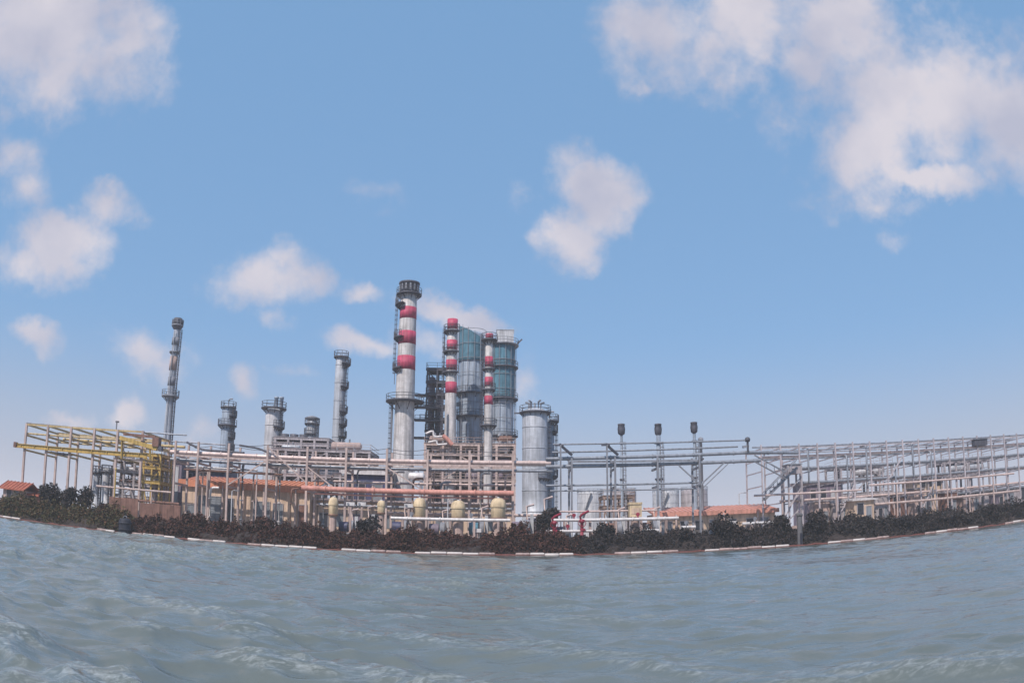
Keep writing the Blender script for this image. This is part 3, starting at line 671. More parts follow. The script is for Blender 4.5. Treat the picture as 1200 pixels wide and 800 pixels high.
# far right rack: dense grid
fe = [46.5 + 3.75*k for k in range(18)]
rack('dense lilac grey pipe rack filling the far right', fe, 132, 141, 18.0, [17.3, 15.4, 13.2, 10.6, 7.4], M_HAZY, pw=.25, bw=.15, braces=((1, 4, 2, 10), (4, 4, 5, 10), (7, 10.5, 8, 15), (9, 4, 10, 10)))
RE = fe[-1]+3
for (y, z, r, mm, lab, x0) in ((132.6, 17.65, .15, M_PIPEG, 'slim pipe along the front top of the dense far right rack', XA(884, 132)), (140.4, 17.7, .18, M_PIPEG, 'slim pipe along the rear top of the dense far right rack', fe[0]),
        (133.2, 15.85, .24, M_PIPEP, 'pinkish pipe on the second level of the dense far right rack', XA(892, 132)), (136.5, 15.8, .2, M_PIPEG, 'grey pipe half way back on the second level of the far right rack', fe[0]),
        (132.8, 13.6, .26, M_PIPEG, 'grey pipe on the third level of the dense far right rack', fe[1]), (135.4, 13.55, .22, M_PIPEW, 'white pipe on the third level of the dense far right rack', fe[1]),
        (133.0, 10.95, .26, M_PIPEG, 'grey pipe on the fourth level of the dense far right rack', fe[2]), (137.0, 10.95, .22, M_PIPEP, 'pinkish pipe on the fourth level of the far right rack', fe[2]),
        (133.2, 7.75, .22, M_PIPEP, 'lowest pipe of the dense far right rack', fe[1])):
    pipe(lab, [(x0, y, z), (RE, y, z)], r, mm, flange=8)
for k, (i, y, z0, z1) in enumerate(((2, 132.3, 10.9, 17.5), (4, 132.3, 7.7, 15.7), (5, 132.4, 10.8, 17.4), (7, 132.3, 7.6, 13.5), (8, 132.4, 10.8, 17.5), (9, 132.3, 5.0, 15.6))):
    nth = ('first', 'second', 'third', 'fourth', 'fifth', 'sixth')[k]
    x = fe[i]+1.9+.6*(k % 3); pipe('upright pipe on the far right rack, %s from its left end' % nth, [(x, y, z0), (x, y, z1), (x, y+2.5, z1)], .2, M_PIPEG, flange=4)
x, _, z = P(1148, 516, 132)
t = thing('cable_tray_box', 'dark equipment box hung under the top of the far right rack', 'box', (x, 131.8, z-1.0)); MB().box((0, .3, .6), (3.4, 1.2, 1.2)).build('casing', M_DARK, t); MB().box((0, .3, 1.3), (3.8, 1.6, .15)).build('lid', M_STEELG, t)
# sloping gallery that drops to the roof of the low shed
a, b = Vector(P(896, 586, 130)), Vector(P(934, 547, 130))
t = thing('sloping_gallery', 'dark sloping gallery rising to the right beside the far right rack', 'gallery', a); d = b-a
for off in (0, 1.2): MB().bar(Vector((0, off, 0)), d+Vector((0, off, 0)), .18, .32).build('stringer', M_STEELG, t)
for off in (0, 1.2): MB().bar(Vector((0, off, 1.3)), d+Vector((0, off, 1.3)), .14).build('handrail', M_STEELG, t)
for k in range(9):
    p = d*((k+.5)/9); MB().box(p+Vector((0, .6, .1)), (.5, 1.2, .1)).build('tread', M_STEELG, t); MB().bar(p, p+Vector((0, 0, 1.3)), .09).build('baluster', M_STEELG, t)
x, _, z = P(931, 545, 131)
t = thing('transfer_tower', 'grey boarded tower head at the top of the sloping gallery', 'tower', (x, 131, G))
for i in (-1, 1):
    for j in (-1, 1): MB().bar((i*1.3, j*1.3+1.3, 0), (i*1.3, j*1.3+1.3, z-G), .3).build('leg', M_STEELP, t)
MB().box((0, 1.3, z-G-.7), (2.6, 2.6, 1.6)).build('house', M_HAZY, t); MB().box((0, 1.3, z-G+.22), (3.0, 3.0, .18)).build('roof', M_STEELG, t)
for k in range(3): MB().bar((-1.3, -.05, 2+2.6*k), (1.3, -.05, 4.4+2.6*k), .16).build('brace', M_STEELP, t)

# ------------------------------------------------------------------ buildings
def shed(label, px0, px1, Y, depth, eave_py, roof_h, wall, roof, openings=(), name='shed', cat='building', refpx=None, ribs=True, overhang=.6, fascia=None, z0=G, cols=(), pitch='mono', fh=.75):
    x0, x1 = P(px0, 590, Y)[0], P(px1, 590, Y)[0]; w = x1-x0
    ze = ZZ(refpx or (px0+px1)/2, eave_py, Y)-G
    t = thing(name, label, cat, (x0, Y, G))
    m = MB(); m.box((w/2, depth/2, ze/2), (w, depth, ze)); m.build('wall', wall, t)
    rf = MB()
    if pitch == 'mono':                                             # single slope falling towards the water
        vs = [(-overhang, -overhang, ze+.05), (w+overhang, -overhang, ze+.05), (w+overhang, depth+.3, ze+.05+roof_h), (-overhang, depth+.3, ze+.05+roof_h)]
        lo = [(a, b, c-.22) for a, b, c in vs]
        rf.add(vs+lo, [(0, 1, 2, 3), (7, 6, 5, 4), (0, 4, 5, 1), (1, 5, 6, 2), (2, 6, 7, 3), (3, 7, 4, 0)])
    else:
        vs = [(-overhang, -overhang, ze+.05), (w+overhang, -overhang, ze+.05), (w+overhang, depth/2, ze+roof_h), (-overhang, depth/2, ze+roof_h), (-overhang, depth+overhang, ze+.05), (w+overhang, depth+overhang, ze+.05)]
        lo = [(a, b, c-.2) for a, b, c in vs]
        rf.add(vs+lo, [(0, 1, 2, 3), (3, 2, 5, 4), (7, 6, 9, 8), (8, 9, 10, 11), (0, 6, 7, 1), (4, 5, 11, 10), (1, 7, 8, 2), (2, 8, 11, 5), (0, 3, 9, 6), (3, 4, 10, 9)])
    ro = rf.build('roof', roof, t)
    if ribs:
        rb = MB(); k = 0; dy = (depth+.3+overhang) if pitch == 'mono' else depth/2+overhang
        while k*.9 < w+2*overhang:
            xx = -overhang+.05+k*.9; rb.bar((xx, -overhang, ze+.1), (xx, -overhang+dy, ze+.1+roof_h), .12, .1); k += 1
        rb.build('roof_ribs', roof, ro)
    if fascia: MB().box((w/2, -overhang-.04, ze-.1), (w+2*overhang, .06, fh)).build('fascia', fascia, t)
    for (a, b, za, zb, mm, nm) in openings:
        xa, xb_ = w*a, w*b
        MB().box(((xa+xb_)/2, -.03, (za+zb)/2), (xb_-xa, .10, zb-za)).build(nm, mm, t)
        fr = MB(); fr.box(((xa+xb_)/2, -.06, zb+.06), (xb_-xa+.24, .2, .12)); fr.box((xa-.06, -.06, (za+zb)/2), (.12, .2, zb-za)); fr.box((xb_+.06, -.06, (za+zb)/2), (.12, .2, zb-za))
        fr.build(nm+'_frame', M_STEELP, t)
        if nm == 'roller_door':
            sl = MB()
            for q in np.arange(za+.3, zb, .45): sl.box(((xa+xb_)/2, -.09, q), (xb_-xa-.1, .05, .08))
            sl.build('door_slats', mm, t)
    for c in cols: MB().bar((w*c, -overhang+.05, 0), (w*c, -overhang+.05, ze-.2), .3).build('porch_post', M_STEEL, t)
    return t, x0, w, ze
shed('long beige shed with an orange roof behind the middle rack', 213, 363, 133, 9, 570, 1.9, M_BEIGE, M_ORANGE, fascia=M_ORANGE, refpx=300, fh=1.25,
     openings=((.05, .12, 0, 3.6, M_DOOR, 'door'), (.14, .33, .6, 5.4, M_DOOR, 'roller_door'), (.36, .42, 1, 5.2, M_WINDOW, 'window'), (.58, .70, 0, 5.0, M_DOOR, 'roller_door'), (.73, .80, 1.2, 4.8, M_DOOR, 'window'), (.92, .98, 0, 4.8, M_RUST, 'door')), cols=(.13, .34, .5, .66, .9))
shed('low beige shed with a long coral orange roof on the right', 768, 908, 134, 8, 600, 1.4, M_BEIGE, M_SALMON, fascia=M_SALMON, refpx=838,
     openings=((.05, .13, 0, 2.6, M_DOOR, 'roller_door'), (.2, .26, 1.0, 2.6, M_WINDOW, 'window'), (.32, .38, 1.0, 2.6, M_WINDOW, 'window'), (.44, .52, 0, 2.7, M_DOOR, 'roller_door'), (.6, .66, 1, 2.6, M_WINDOW, 'window'), (.75, .81, 1, 2.6, M_WINDOW, 'window'), (.87, .94, 0, 2.7, M_DOOR, 'door')), cols=(.16, .55, .84))
shed('dark blue shed with a pale eave above the orange roof on the left', 206, 262, 150, 8, 549, 1.0, M_BLUE, M_PIPEW, fascia=M_PIPEW, refpx=240, openings=((.2, .32, 8, 10.5, M_WINDOW, 'window'), (.5, .62, 8, 10.5, M_WINDOW, 'window')))
shed('dark blue shed with a white eave behind the coral pipe, left of the chimney foot', 403, 452, 141, 7, 553, .8, M_BLUE, M_PIPEW, fascia=M_PIPEW, refpx=428, openings=((.1, .22, 6, 9.5, M_WINDOW, 'window'), (.35, .5, 6, 9.5, M_WINDOW, 'window'), (.68, .9, 6, 9.5, M_DOOR, 'window')))
shed('long low pinkish building behind the row of cream vessels', 368, 600, 135, 6, 589, .5, M_BEIGE, M_STEEL, refpx=484, openings=tuple((.03+.085*k, .03+.085*k+.045, (1.4 if k % 3 else 0), 3.6, (M_WINDOW, M_DOOR, M_VIOLET)[k % 3], ('window', 'door', 'window')[k % 3] if k % 3 else 'door') for k in range(11)))
shed('violet grey block at the flare stack foot', 176, 211, 146, 7, 538, .5, M_VIOLET, M_STEELG, refpx=195, openings=((.1, .3, 7, 11, M_WINDOW, 'window'), (.45, .6, 7, 11, M_WINDOW, 'window'), (.72, .9, 2, 11.5, M_PALE, 'panel')))
shed('small red roofed hut on the bank at the far left end', 3, 26, 121, 5, 573, 1.6, M_PINK, M_TILE, pitch='gable', refpx=15, overhang=.7, openings=((.2, .45, 1, 3, M_WINDOW, 'window'), (.6, .8, 0, 3, M_DOOR, 'door')))
shed('low red brown lean-to among the bushes right of the far left hut', 27, 52, 123, 5, 580, .8, M_RUST, M_TILE, refpx=40, openings=((.3, .5, 0, 2.2, M_WINDOW, 'door'),))
shed('small beige kiosk in front of the far right rack', 1001, 1024, 129, 4, 585, .4, M_BEIGE, M_PIPEW, refpx=1012, openings=((.15, .45, 2.0, 4.0, M_WINDOW, 'window'), (.6, .85, 0, 3.4, M_DOOR, 'door')))
shed('red brown boarded block behind the far right rack', 1044, 1072, 146, 6, 578, .6, M_RUST, M_STEELP, refpx=1058, openings=((.1, .3, 3, 6, M_WINDOW, 'window'), (.6, .85, 3, 6, M_WINDOW, 'window')))
shed('tan block with a flat roof behind the far right rack', 1076, 1106, 146, 7, 560, .3, M_BEIGE, M_STEELP, refpx=1090, openings=((.1, .3, 7, 9.5, M_WINDOW, 'window'), (.42, .6, 7, 9.5, M_WINDOW, 'window'), (.72, .9, 7, 9.5, M_WINDOW, 'window'), (.2, .5, 2, 5, M_DOOR, 'window')))
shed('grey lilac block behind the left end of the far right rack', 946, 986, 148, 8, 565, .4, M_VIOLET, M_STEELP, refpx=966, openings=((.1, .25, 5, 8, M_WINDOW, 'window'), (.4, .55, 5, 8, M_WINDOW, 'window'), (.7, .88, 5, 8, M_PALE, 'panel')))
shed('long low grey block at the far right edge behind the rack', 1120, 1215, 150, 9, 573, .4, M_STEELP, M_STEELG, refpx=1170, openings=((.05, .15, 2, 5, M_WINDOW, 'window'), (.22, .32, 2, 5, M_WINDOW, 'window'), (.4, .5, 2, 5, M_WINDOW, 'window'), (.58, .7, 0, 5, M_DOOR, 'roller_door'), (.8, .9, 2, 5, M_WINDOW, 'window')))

# ------------------------------------------------------------------ layered process frames behind the rack
def zl(px, Y, *ys): return [ZZ(px, q, Y) for q in ys]
t, x0, x1 = steel_frame('layered brown steel frame crowded with drums, left of the dark blue shed', 318, 432, 143, 10, zl(375, 143, 528, 541, 558, 575), 7, 2, M_STEELP)
W1 = (x0, x1)
steel_frame('upper tier of the layered frame, narrower, carrying the dark cooler fans', 322, 384, 147, 6, zl(352, 147, 514, 521), 4, 1, M_STEELP, base_py=530, brace=False, rails=False)
steel_frame('brown tabletop frame under the two netted reactors', 498, 603, 150, 16, zl(550, 150, 521, 533, 547, 563), 5, 2, M_STEEL, colw=.42, base_py=540)
shed('brown windowless block filling the reactor table', 503, 600, 153, 9, 527, .3, M_BROWN, M_BROWN, name='substructure_block', refpx=550, ribs=False, openings=((.08, .2, 4, 9, M_WINDOW, 'opening'), (.3, .42, 10, 14, M_WINDOW, 'opening'), (.5, .62, 4, 9, M_VIOLET, 'opening'), (.7, .86, 9, 13, M_WINDOW, 'opening'), (.55, .66, 14.2, 16.5, M_WINDOW, 'opening')))
steel_frame('low steel frame with stairs and pipes behind the yellow hoist on the left', 133, 182, 134, 8, zl(158, 134, 540, 553, 568, 582), 4, 1, M_STEELP)
steel_frame('yellow painted steel frame next to the violet grey block', 168, 187, 130, 5, zl(177, 130, 533, 548, 565), 2, 1, M_YELL, colw=.3)
steel_frame('lilac steel frame behind the far right rack, left part', 986, 1046, 149, 8, zl(1015, 149, 545, 560, 578), 4, 1, M_STEELP, base_py=570)
steel_frame('lilac steel frame behind the far right rack, right part', 1108, 1160, 152, 8, zl(1134, 152, 540, 556), 4, 1, M_STEELP, base_py=570)
steel_frame('small brown machinery frame between the pale tanks', 708, 742, 138, 6, zl(725, 138, 582, 594), 3, 1, M_BROWN, colw=.3)
def drum(label, px0, px1, py, Y, dpx, mt, saddle=True, rest=None):
    """horizontal drum: ends at photo x px0, px1, axis at photo y py"""
    xa, _, z = P(px0, py, Y); xb_ = P(px1, py, Y)[0]; r = DIAM(px0, dpx, Y)/2; w = xb_-xa; k = min(.5*r, w*.25)
    t = thing('horizontal_drum', label, 'drum', (xa, Y, z-r))
    prof = [(.01, 0), (r*.6, k*.25), (r*.9, k*.6), (r, k), (r, w-k), (r*.9, w-k*.6), (r*.6, w-k*.25), (.01, w)]
    n = 18; m = MB(); vs = []; fs = []
    for (rr, xx) in prof:
        for q in range(n): a = 2*math.pi*q/n; vs.append((xx, rr*math.cos(a), r+rr*math.sin(a)))
    for i in range(len(prof)-1):
        for q in range(n): fs.append((i*n+q, i*n+(q+1) % n, (i+1)*n+(q+1) % n, (i+1)*n+q))
    m.add(vs, fs, True); m.build('shell', mt, t)
    foot = (rest-(z-r)) if rest is not None else -.5
    for q in (.22, .78): MB().box((w*q, 0, (foot+r*.45)/2), (.45, r*1.5, abs(r*.45-foot))).build('saddle', M_STEELG, t)
    for q in (.35, .6): MB().tube([(w*q, 0, r*1.9), (w*q, 0, r*2+.6)], .16, 8).build('nozzle', M_STEELG, t)
    return t
fl = zl(375, 143, 528, 541, 558, 575)
drum('grey drum lying on the top deck of the layered frame, left half', 330, 352, 524, 144, 7, M_GREY, rest=fl[0]+.35)
drum('brown drum lying on the top deck of the layered frame, right half', 388, 424, 522, 145, 9, M_PINK, rest=fl[0]+.35)
drum('white drum on the second deck of the layered frame near the stout column', 325, 345, 537, 143.5, 6, M_PIPEW, rest=fl[1]+.35)
drum('pale drum on the second deck of the layered frame, middle', 352, 384, 537, 145, 7, M_PALE, rest=fl[1]+.35)
drum('rusty drum on the second deck of the layered frame, right end', 394, 426, 537, 144, 7, M_RUST, rest=fl[1]+.35)
drum('pale drum on the third deck of the layered frame, left', 328, 358, 553, 144, 8, M_PALE, rest=fl[2]+.35)
drum('grey drum on the third deck of the layered frame, middle', 364, 398, 553, 145, 8, M_GREY, rest=fl[2]+.35)
f2 = zl(550, 150, 521, 533, 547, 563)
drum('brown drum on the top deck of the reactor table, left', 503, 524, 514, 151, 7, M_PINK, rest=f2[0]+.35)
drum('rusty drum on the top deck of the reactor table, right', 582, 601, 514, 151, 7, M_RUST, rest=f2[0]+.35)
drum('pinkish drum on the second deck of the reactor table, left', 505, 530, 525, 151, 8, M_STEEL, rest=f2[1]+.35)
drum('brown drum on the second deck of the reactor table, middle', 540, 568, 525, 152, 9, M_BROWN, rest=f2[1]+.35)
drum('pale drum on the second deck of the reactor table, right', 574, 598, 526, 151, 7, M_PALE, rest=f2[1]+.35)
drum('violet drum on the third deck of the reactor table, right', 570, 598, 540, 151, 8, M_VIOLET, rest=f2[2]+.35)
drum('grey drum on the third deck of the reactor table, left', 506, 536, 540, 152, 8, M_GREY, rest=f2[2]+.35)
drum('violet drum on the lowest deck of the reactor table', 545, 590, 557, 151, 9, M_VIOLET, rest=f2[3]+.35)
drum('white lagged drum low behind the coral pipe near the chimney foot', 478, 498, 558, 140, 10, M_PIPEW, rest=G)
f3 = zl(158, 134, 540, 553, 568, 582)
drum('white drum on the top deck of the low frame on the left', 138, 158, 535, 135, 8, M_PIPEW, rest=f3[0]+.35)
drum('grey drum on the top deck of the low frame on the left, under the hoist', 160, 180, 536, 136, 6, M_GREY, rest=f3[0]+.35)
drum('pale drum on the second deck of the low frame on the left', 148, 178, 549, 135, 6, M_PALE, rest=f3[1]+.35)
drum('rusty drum on the third deck of the low frame on the left', 140, 170, 563, 135, 7, M_RUST, rest=f3[2]+.35)
drum('pale drum at the far right behind the rack', 1000, 1036, 553, 150, 9, M_PALE, rest=zl(1015, 149, 560)[0]+.35)
drum('grey drum behind the right part of the far right rack', 1112, 1152, 549, 153, 9, M_GREY, rest=zl(1134, 152, 556)[0]+.35)
# cooler fans on the upper tier
zf = ZZ(352, 514, 147)+.35
for k, px in enumerate((333, 344, 355)):
    x = P(px, 512, 149)[0]; t = thing('cooler_fan', 'dark fan drum of the air cooler on the upper tier, %s' % ('left', 'centre', 'right')[k], 'fan', (x, 149.5, zf))
    MB().lathe([(.95, 0), (.85, .35), (.9, .8), (.82, .8), (.78, .3)], 18).build('fan_ring', M_DARK, t)
    for q in range(4): a = R(45+90*q); MB().bar((0, 0, .45), (.74*math.cos(a), .74*math.sin(a), .52), .22, .05).build('blade', M_STEELG, t)
    MB().lathe([(.16, .2), (.16, .6), (.01, .65)], 10).build('hub', M_STEELG, t)
# two small upright vessels in the low left frame
for (px, py, w, mm, lab) in ((114, 549, 8, M_GREY, 'small grey upright tank left of the low frame'), (125.5, 548, 9, M_PALE, 'pale upright tank with a dark lid beside the small grey tank')):
    column_tower(lab, px, py, 132, w, mm, [(py+4, .4, 0, 360)], ladder=True, pipes=1, name='upright_tank', cat='tank')

# ------------------------------------------------------------------ storage tanks in the right background
def storage_tank(label, px0, px1, py, Y, mt, dome=.12):
    xa, xb_ = P(px0, 585, Y)[0], P(px1, 585, Y)[0]; r = (xb_-xa)/2; h = ZZ((px0+px1)/2, py, Y)-G
    t = thing('storage_tank', label, 'tank', ((xa+xb_)/2, Y+r, G))
    MB().lathe([(r, 0), (r, h-.4), (r*.98, h-.1), (r*.8, h+r*dome*.4), (r*.4, h+r*dome*.85), (.01, h+r*dome)], 36).build('shell', mt, t)
    for z in np.arange(2.2, h, 2.2): MB().lathe([(r-.02, z), (r+.05, z), (r+.05, z+.1), (r-.02, z+.1)], 36).build('weld_seam', mt, t)
    hr = MB()
    for z in (h+.2, h+.8): hr.tube([(r*math.cos(R(q)), r*math.sin(R(q)), z) for q in range(0, 361, 10)], .06, 4)
    for q in range(0, 360, 20): hr.bar((r*math.cos(R(q)), r*math.sin(R(q)), h-.3), (r*math.cos(R(q)), r*math.sin(R(q)), h+.8), .07)
    hr.build('handrail', M_STEELG, t)
    st = MB()                                                       # stair that winds up the side
    for k in range(int(h/.3)):
        a = R(200+k*70/(h/.3)); st.box(((r+.4)*math.cos(a), (r+.4)*math.sin(a), .3*k), (.8, .35, .07), a)
    st.build('winding_stair', M_STEELG, t)
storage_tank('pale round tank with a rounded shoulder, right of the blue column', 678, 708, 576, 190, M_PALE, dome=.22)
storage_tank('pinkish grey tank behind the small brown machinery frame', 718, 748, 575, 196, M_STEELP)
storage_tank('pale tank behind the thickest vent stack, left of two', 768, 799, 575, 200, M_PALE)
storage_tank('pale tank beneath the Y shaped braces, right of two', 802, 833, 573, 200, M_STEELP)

t = thing('raking_brace', 'pair of thin struts sloping down from the right rack end towards the sloping gallery head', 'brace', (XA(886), 124.4, 14.3))
wq = XA(926)-XA(886)
for dz in (0, 1.1): MB().bar((0, 0, dz), (wq, 1.6, dz-3.0), .2).build('strut', M_STEELG, t)
for k in range(4): MB().bar((wq*(k+.5)/4, .2+.4*k, -3.0*(k+.5)/4), (wq*(k+.5)/4, .2+.4*k, 1.1-3.0*(k+.5)/4), .12).build('lacing', M_STEELG, t)

# ------------------------------------------------------------------ small vessels and low pipes near the bank
def capped_vessel(label, px, ytop, ybot, yfoot, wpx, Y=119.0, square=False):
    x, _, z1 = P(px, ytop, Y); z0 = ZZ(px, ybot, Y); zf = min(ZZ(px, yfoot, Y), G+.6); r = DIAM(px, wpx, Y)/2; h = z1-z0
    t = thing('capped_vessel', label, 'vessel', (x, Y, G))
    MB().cyl((0, 0, 0), (0, 0, z0-G), r*.78, r*.72, 16).build('pedestal', M_PINK, t)
    b = z0-G
    if square:
        MB().box((0, 0, b+h*.42), (r*2, r*1.7, h*.78)).build('body', M_CREAM, t); MB().box((0, 0, b+h*.9), (r*2.2, r*1.9, h*.14)).build('cap', M_CREAM, t)
        MB().box((0, -r*.87, b+h*.4), (r*1.5, .06, h*.4)).build('panel', M_BEIGE, t)
    else:
        MB().lathe([(r*.7, b-.1), (r, b+.15), (r, b+h*.55)], 20).build('body', M_CREAM, t)
        MB().lathe([(r*1.1, b+h*.55), (r*1.1, b+h*.63), (r*1.08, b+h*.68), (r*1.0, b+h*.80), (r*.82, b+h*.91), (r*.5, b+h*.98), (.01, b+h)], 20).build('conical_cap', M_CREAM, t)
        MB().lathe([(r*1.0, b), (r*1.08, b), (r*1.08, b+.2), (r*1.0, b+.2)], 20).build('base_ring', M_RUST, t)
        MB().lathe([(.2, b+h-.05), (.2, b+h+.08), (.01, b+h+.12)], 10).build('top_nozzle', M_PALE, t)
capped_vessel('faded pinkish capped vessel furthest left under the coral pipe', 391, 582, 604, 620, 11)
capped_vessel('cream capped vessel beside a rack post, second from the left', 492, 583, 607, 626, 14)
capped_vessel('cream capped vessel right of the brown post, third from the left', 537, 586, 608, 627, 16)
capped_vessel('largest cream capped vessel, fourth from the left', 584, 583, 608, 628, 17)
capped_vessel('square yellow capped box on a pinkish pedestal in front of the pale tanks', 744, 588, 606, 624, 14, square=True)
capped_vessel('slim beige capped vessel left of the chimney foot', 447, 586, 602, 620, 9)
for k, (a, b, q, lab) in enumerate(((458, 598, 608.5, 'white low pipe on stands along the bank in the middle'), (646, 795, 608.5, 'upper white low pipe on stands right of the blue column'), (640, 712, 622, 'lower white low pipe by the red fire monitors'), (752, 772, 621.5, 'short white pipe stub right of the square yellow box'), (798, 815, 617.5, 'short white pipe stub in front of the coral roofed shed'), (870, 912, 612.5, 'white pipe on the low pinkish wall to the right'))):
    Yk = 117.6 if q < 615 else 116.9
    if k == 5: Yk = 117.2
    z = ZZ((a+b)/2, q, Yk); xa, xb_ = XX(a, Yk, q), XX(b, Yk, q)
    t = pipe(lab, [(xa, Yk, z), (xb_, Yk, z)], .26 if k != 2 else .22, M_PIPEW, flange=5)
    n = max(2, int((xb_-xa)/3.5))
    for i in range(n): MB().box(((xb_-xa)*(i+.5)/n, 0, (G-z-.25)/2), (.35, .6, max(.2, z-.25-G))).build('stand', M_PINK, t)
    for i in range(max(1, n//2)):
        xm = (xb_-xa)*(i+.35)/max(1, n//2); v = MB(); v.cyl((xm, 0, .1), (xm, 0, .75), .12, n=8); v.cyl((xm, -.04, .75), (xm, .04, .75), .3, n=12); v.build('valve_wheel', M_VALVE if k in (1, 2) else M_STEELG, t)
for (px, ytop, lab) in ((649.5, 605, 'smaller crimson fire monitor beside the white low pipes'), (682, 602, 'taller crimson fire monitor beside the white low pipes')):
    x, _, z = P(px, ytop, 116.6); h = z-G+.2
    t = thing('fire_monitor', lab, 'fire monitor', (x, 116.6, G))
    MB().lathe([(.5, 0), (.5, .15), (.26, .2), (.24, h*.6), (.4, h*.62), (.4, h*.74), (.01, h*.76)], 14).build('stem', M_VALVE, t)
    MB().tube([(-.1, 0, h*.7), (-.3, -.1, h*.85), (.1, -.3, h*.95), (.9, -.9, h*1.05)], .2, 8).build('nozzle', M_VALVE, t)
    MB().tube([(.55*math.cos(R(q)), -.25, h*.6+.55*math.sin(R(q))) for q in range(0, 361, 24)], .06, 5).build('hand_wheel', M_VALVE, t)
    MB().box((.1, 0, h*.35), (.75, .6, .35)).build('valve_body', M_VALVE, t)
# small white valve boxes between the vessels
for (px, py, lab) in ((375, 627, 'small white box on the bank below the beige shed end'), (411, 591, 'white valve cluster right of the faded vessel'), (424, 591, 'white valve cluster left of the slim beige vessel'), (440, 623, 'tiny white box on the bank left of the chimney foot'), (479, 593, 'white valve cluster just left of the second capped vessel'), (559, 622, 'white box on the bank between the third and fourth vessels'), (858, 613, 'white valve box right of the round dark bush')):
    x, _, z = P(px, py, 118); t = thing('valve_box', lab, 'box', (x, 118, G)); h = z-G
    MB().box((0, 0, max(h, .5)/2-.1), (.3, .3, max(h, .5))).build('stand', M_PINK, t); MB().box((0, 0, h+.1), (1.3, .6, .55)).build('casing', M_PIPEW, t); MB().cyl((-.35, -.32, h+.1), (-.35, -.42, h+.1), .18, n=10).build('gauge', M_STEELG, t)
# low walls on the bank
for (a, b, q0, q1, mm, lab) in ((858, 936, 618, 632, M_PINK, 'low pinkish concrete wall on the bank at right'), (164, 212, 590, 604, M_RUST, 'rusty red sheet fence on the bank, left of the orange roofed shed'), (128, 162, 583, 596, M_RUST, 'rusty brown sheet fence on the bank under the low left frame')):
    Yk = 116.4; xa, xb_ = XX(a, Yk, q0), XX(b, Yk, q0); z = ZZ((a+b)/2, q0, Yk); w = xb_-xa
    t = thing('bank_fence', lab, 'fence' if mm is M_RUST else 'wall', (xa, Yk, G))
    n = int(w/1.1)
    for i in range(n): MB().box((w*(i+.5)/n, random.uniform(-.04, .04), (z-G)/2+random.uniform(-.12, .08)), (w/n-.03, .12, z-G)).build('panel', mm, t)
    MB().box((w/2, .1, z-G-.25), (w, .12, .16)).build('rail', mm, t)
# poles and piles
x, _, z = P(135, 565, 117); t = thing('marker_pole', 'thin orange yellow pole on the bank above the dark mooring buoy', 'pole', (x, 117, G)); MB().cyl((0, 0, 0), (0, 0, z-G+2.2), .15, .12, 10).build('pole', M_YELL, t); MB().box((0, 0, .2), (.7, .7, .4)).build('foot', M_CONC, t); MB().lathe([(.2, z-G+2.1), (.24, z-G+2.3), (.01, z-G+2.5)], 10).build('cap', M_YELL, t)
x, _, z = P(137, 494, 124.5); t = thing('lamp_mast', 'short lamp mast standing up from the bare left rack top', 'mast', (x, 124.5, 17.9)); MB().cyl((0, 0, 0), (0, 0, z-17.9), .12, n=8).build('mast', M_STEELG, t); MB().box((.1, 0, z-17.9), (.6, .4, .25)).build('lamp_head', M_DARK, t)
x, Y = XX(146.5, 108.8, 612), 108.8
t = thing('mooring_buoy', 'dark navy drum buoy at the waterline on the left', 'buoy', (x, Y, -.5))
MB().lathe([(.01, 0), (.85, .1), (1.0, .5), (1.0, 2.4), (.85, 2.75), (.5, 2.85), (.01, 2.85)], 20).build('drum', M_RUBBER, t)
for z in (.9, 1.9): MB().lathe([(.98, z), (1.1, z+.05), (1.1, z+.3), (.98, z+.35)], 20).build('fender_ring', M_RUBBER, t)
MB().tube([(.3*math.cos(R(q)), 0, 2.9+.3*math.sin(R(q))) for q in range(0, 181, 20)], .07, 6).build('lifting_eye', M_STEELG, t)
x, _, z = P(937, 604, 110); t = thing('mooring_pile', 'grey concrete mooring pile at the waterline on the right', 'pile', (x, 110, -1.0))
MB().cyl((0, 0, 0), (0, 0, z+1.0), .44, .4, 16).build('shaft', M_CONC, t); MB().lathe([(.4, z+.9), (.5, z+.95), (.5, z+1.2), (.3, z+1.45), (.01, z+1.45)], 16).build('cap', M_CONC, t); MB().box((0, -.45, 1.9), (.3, .15, 2.0)).build('rubber_fender', M_RUBBER, t)
# ladders / lamp posts between bank and rack
for k, (px, py, lab) in enumerate(((272, 575, 'pale yard lamp post left of the beige shed windows'), (525, 585, 'pale yard lamp post between the second and third vessels'), (695, 592, 'pale yard lamp post right of the taller fire monitor'), (866, 578, 'pale thin lamp post behind the coral roof'))):
    x, _, z = P(px, py, 121 if k < 3 else 144); t = thing('lamp_post', lab, 'lamp post', (x, 121 if k < 3 else 144, G)); h = z-G
    MB().cyl((0, 0, 0), (0, 0, h), .13, .09, 8).build('post', M_PALE, t); MB().tube([(0, 0, h-.1), (.3, -.2, h+.1), (.9, -.5, h+.1)], .06, 6).build('arm', M_PALE, t); MB().box((1.1, -.6, h+.08), (.6, .3, .16)).build('lamp_head', M_STEELG, t); MB().box((0, 0, .15), (.5, .5, .3)).build('base', M_CONC, t)

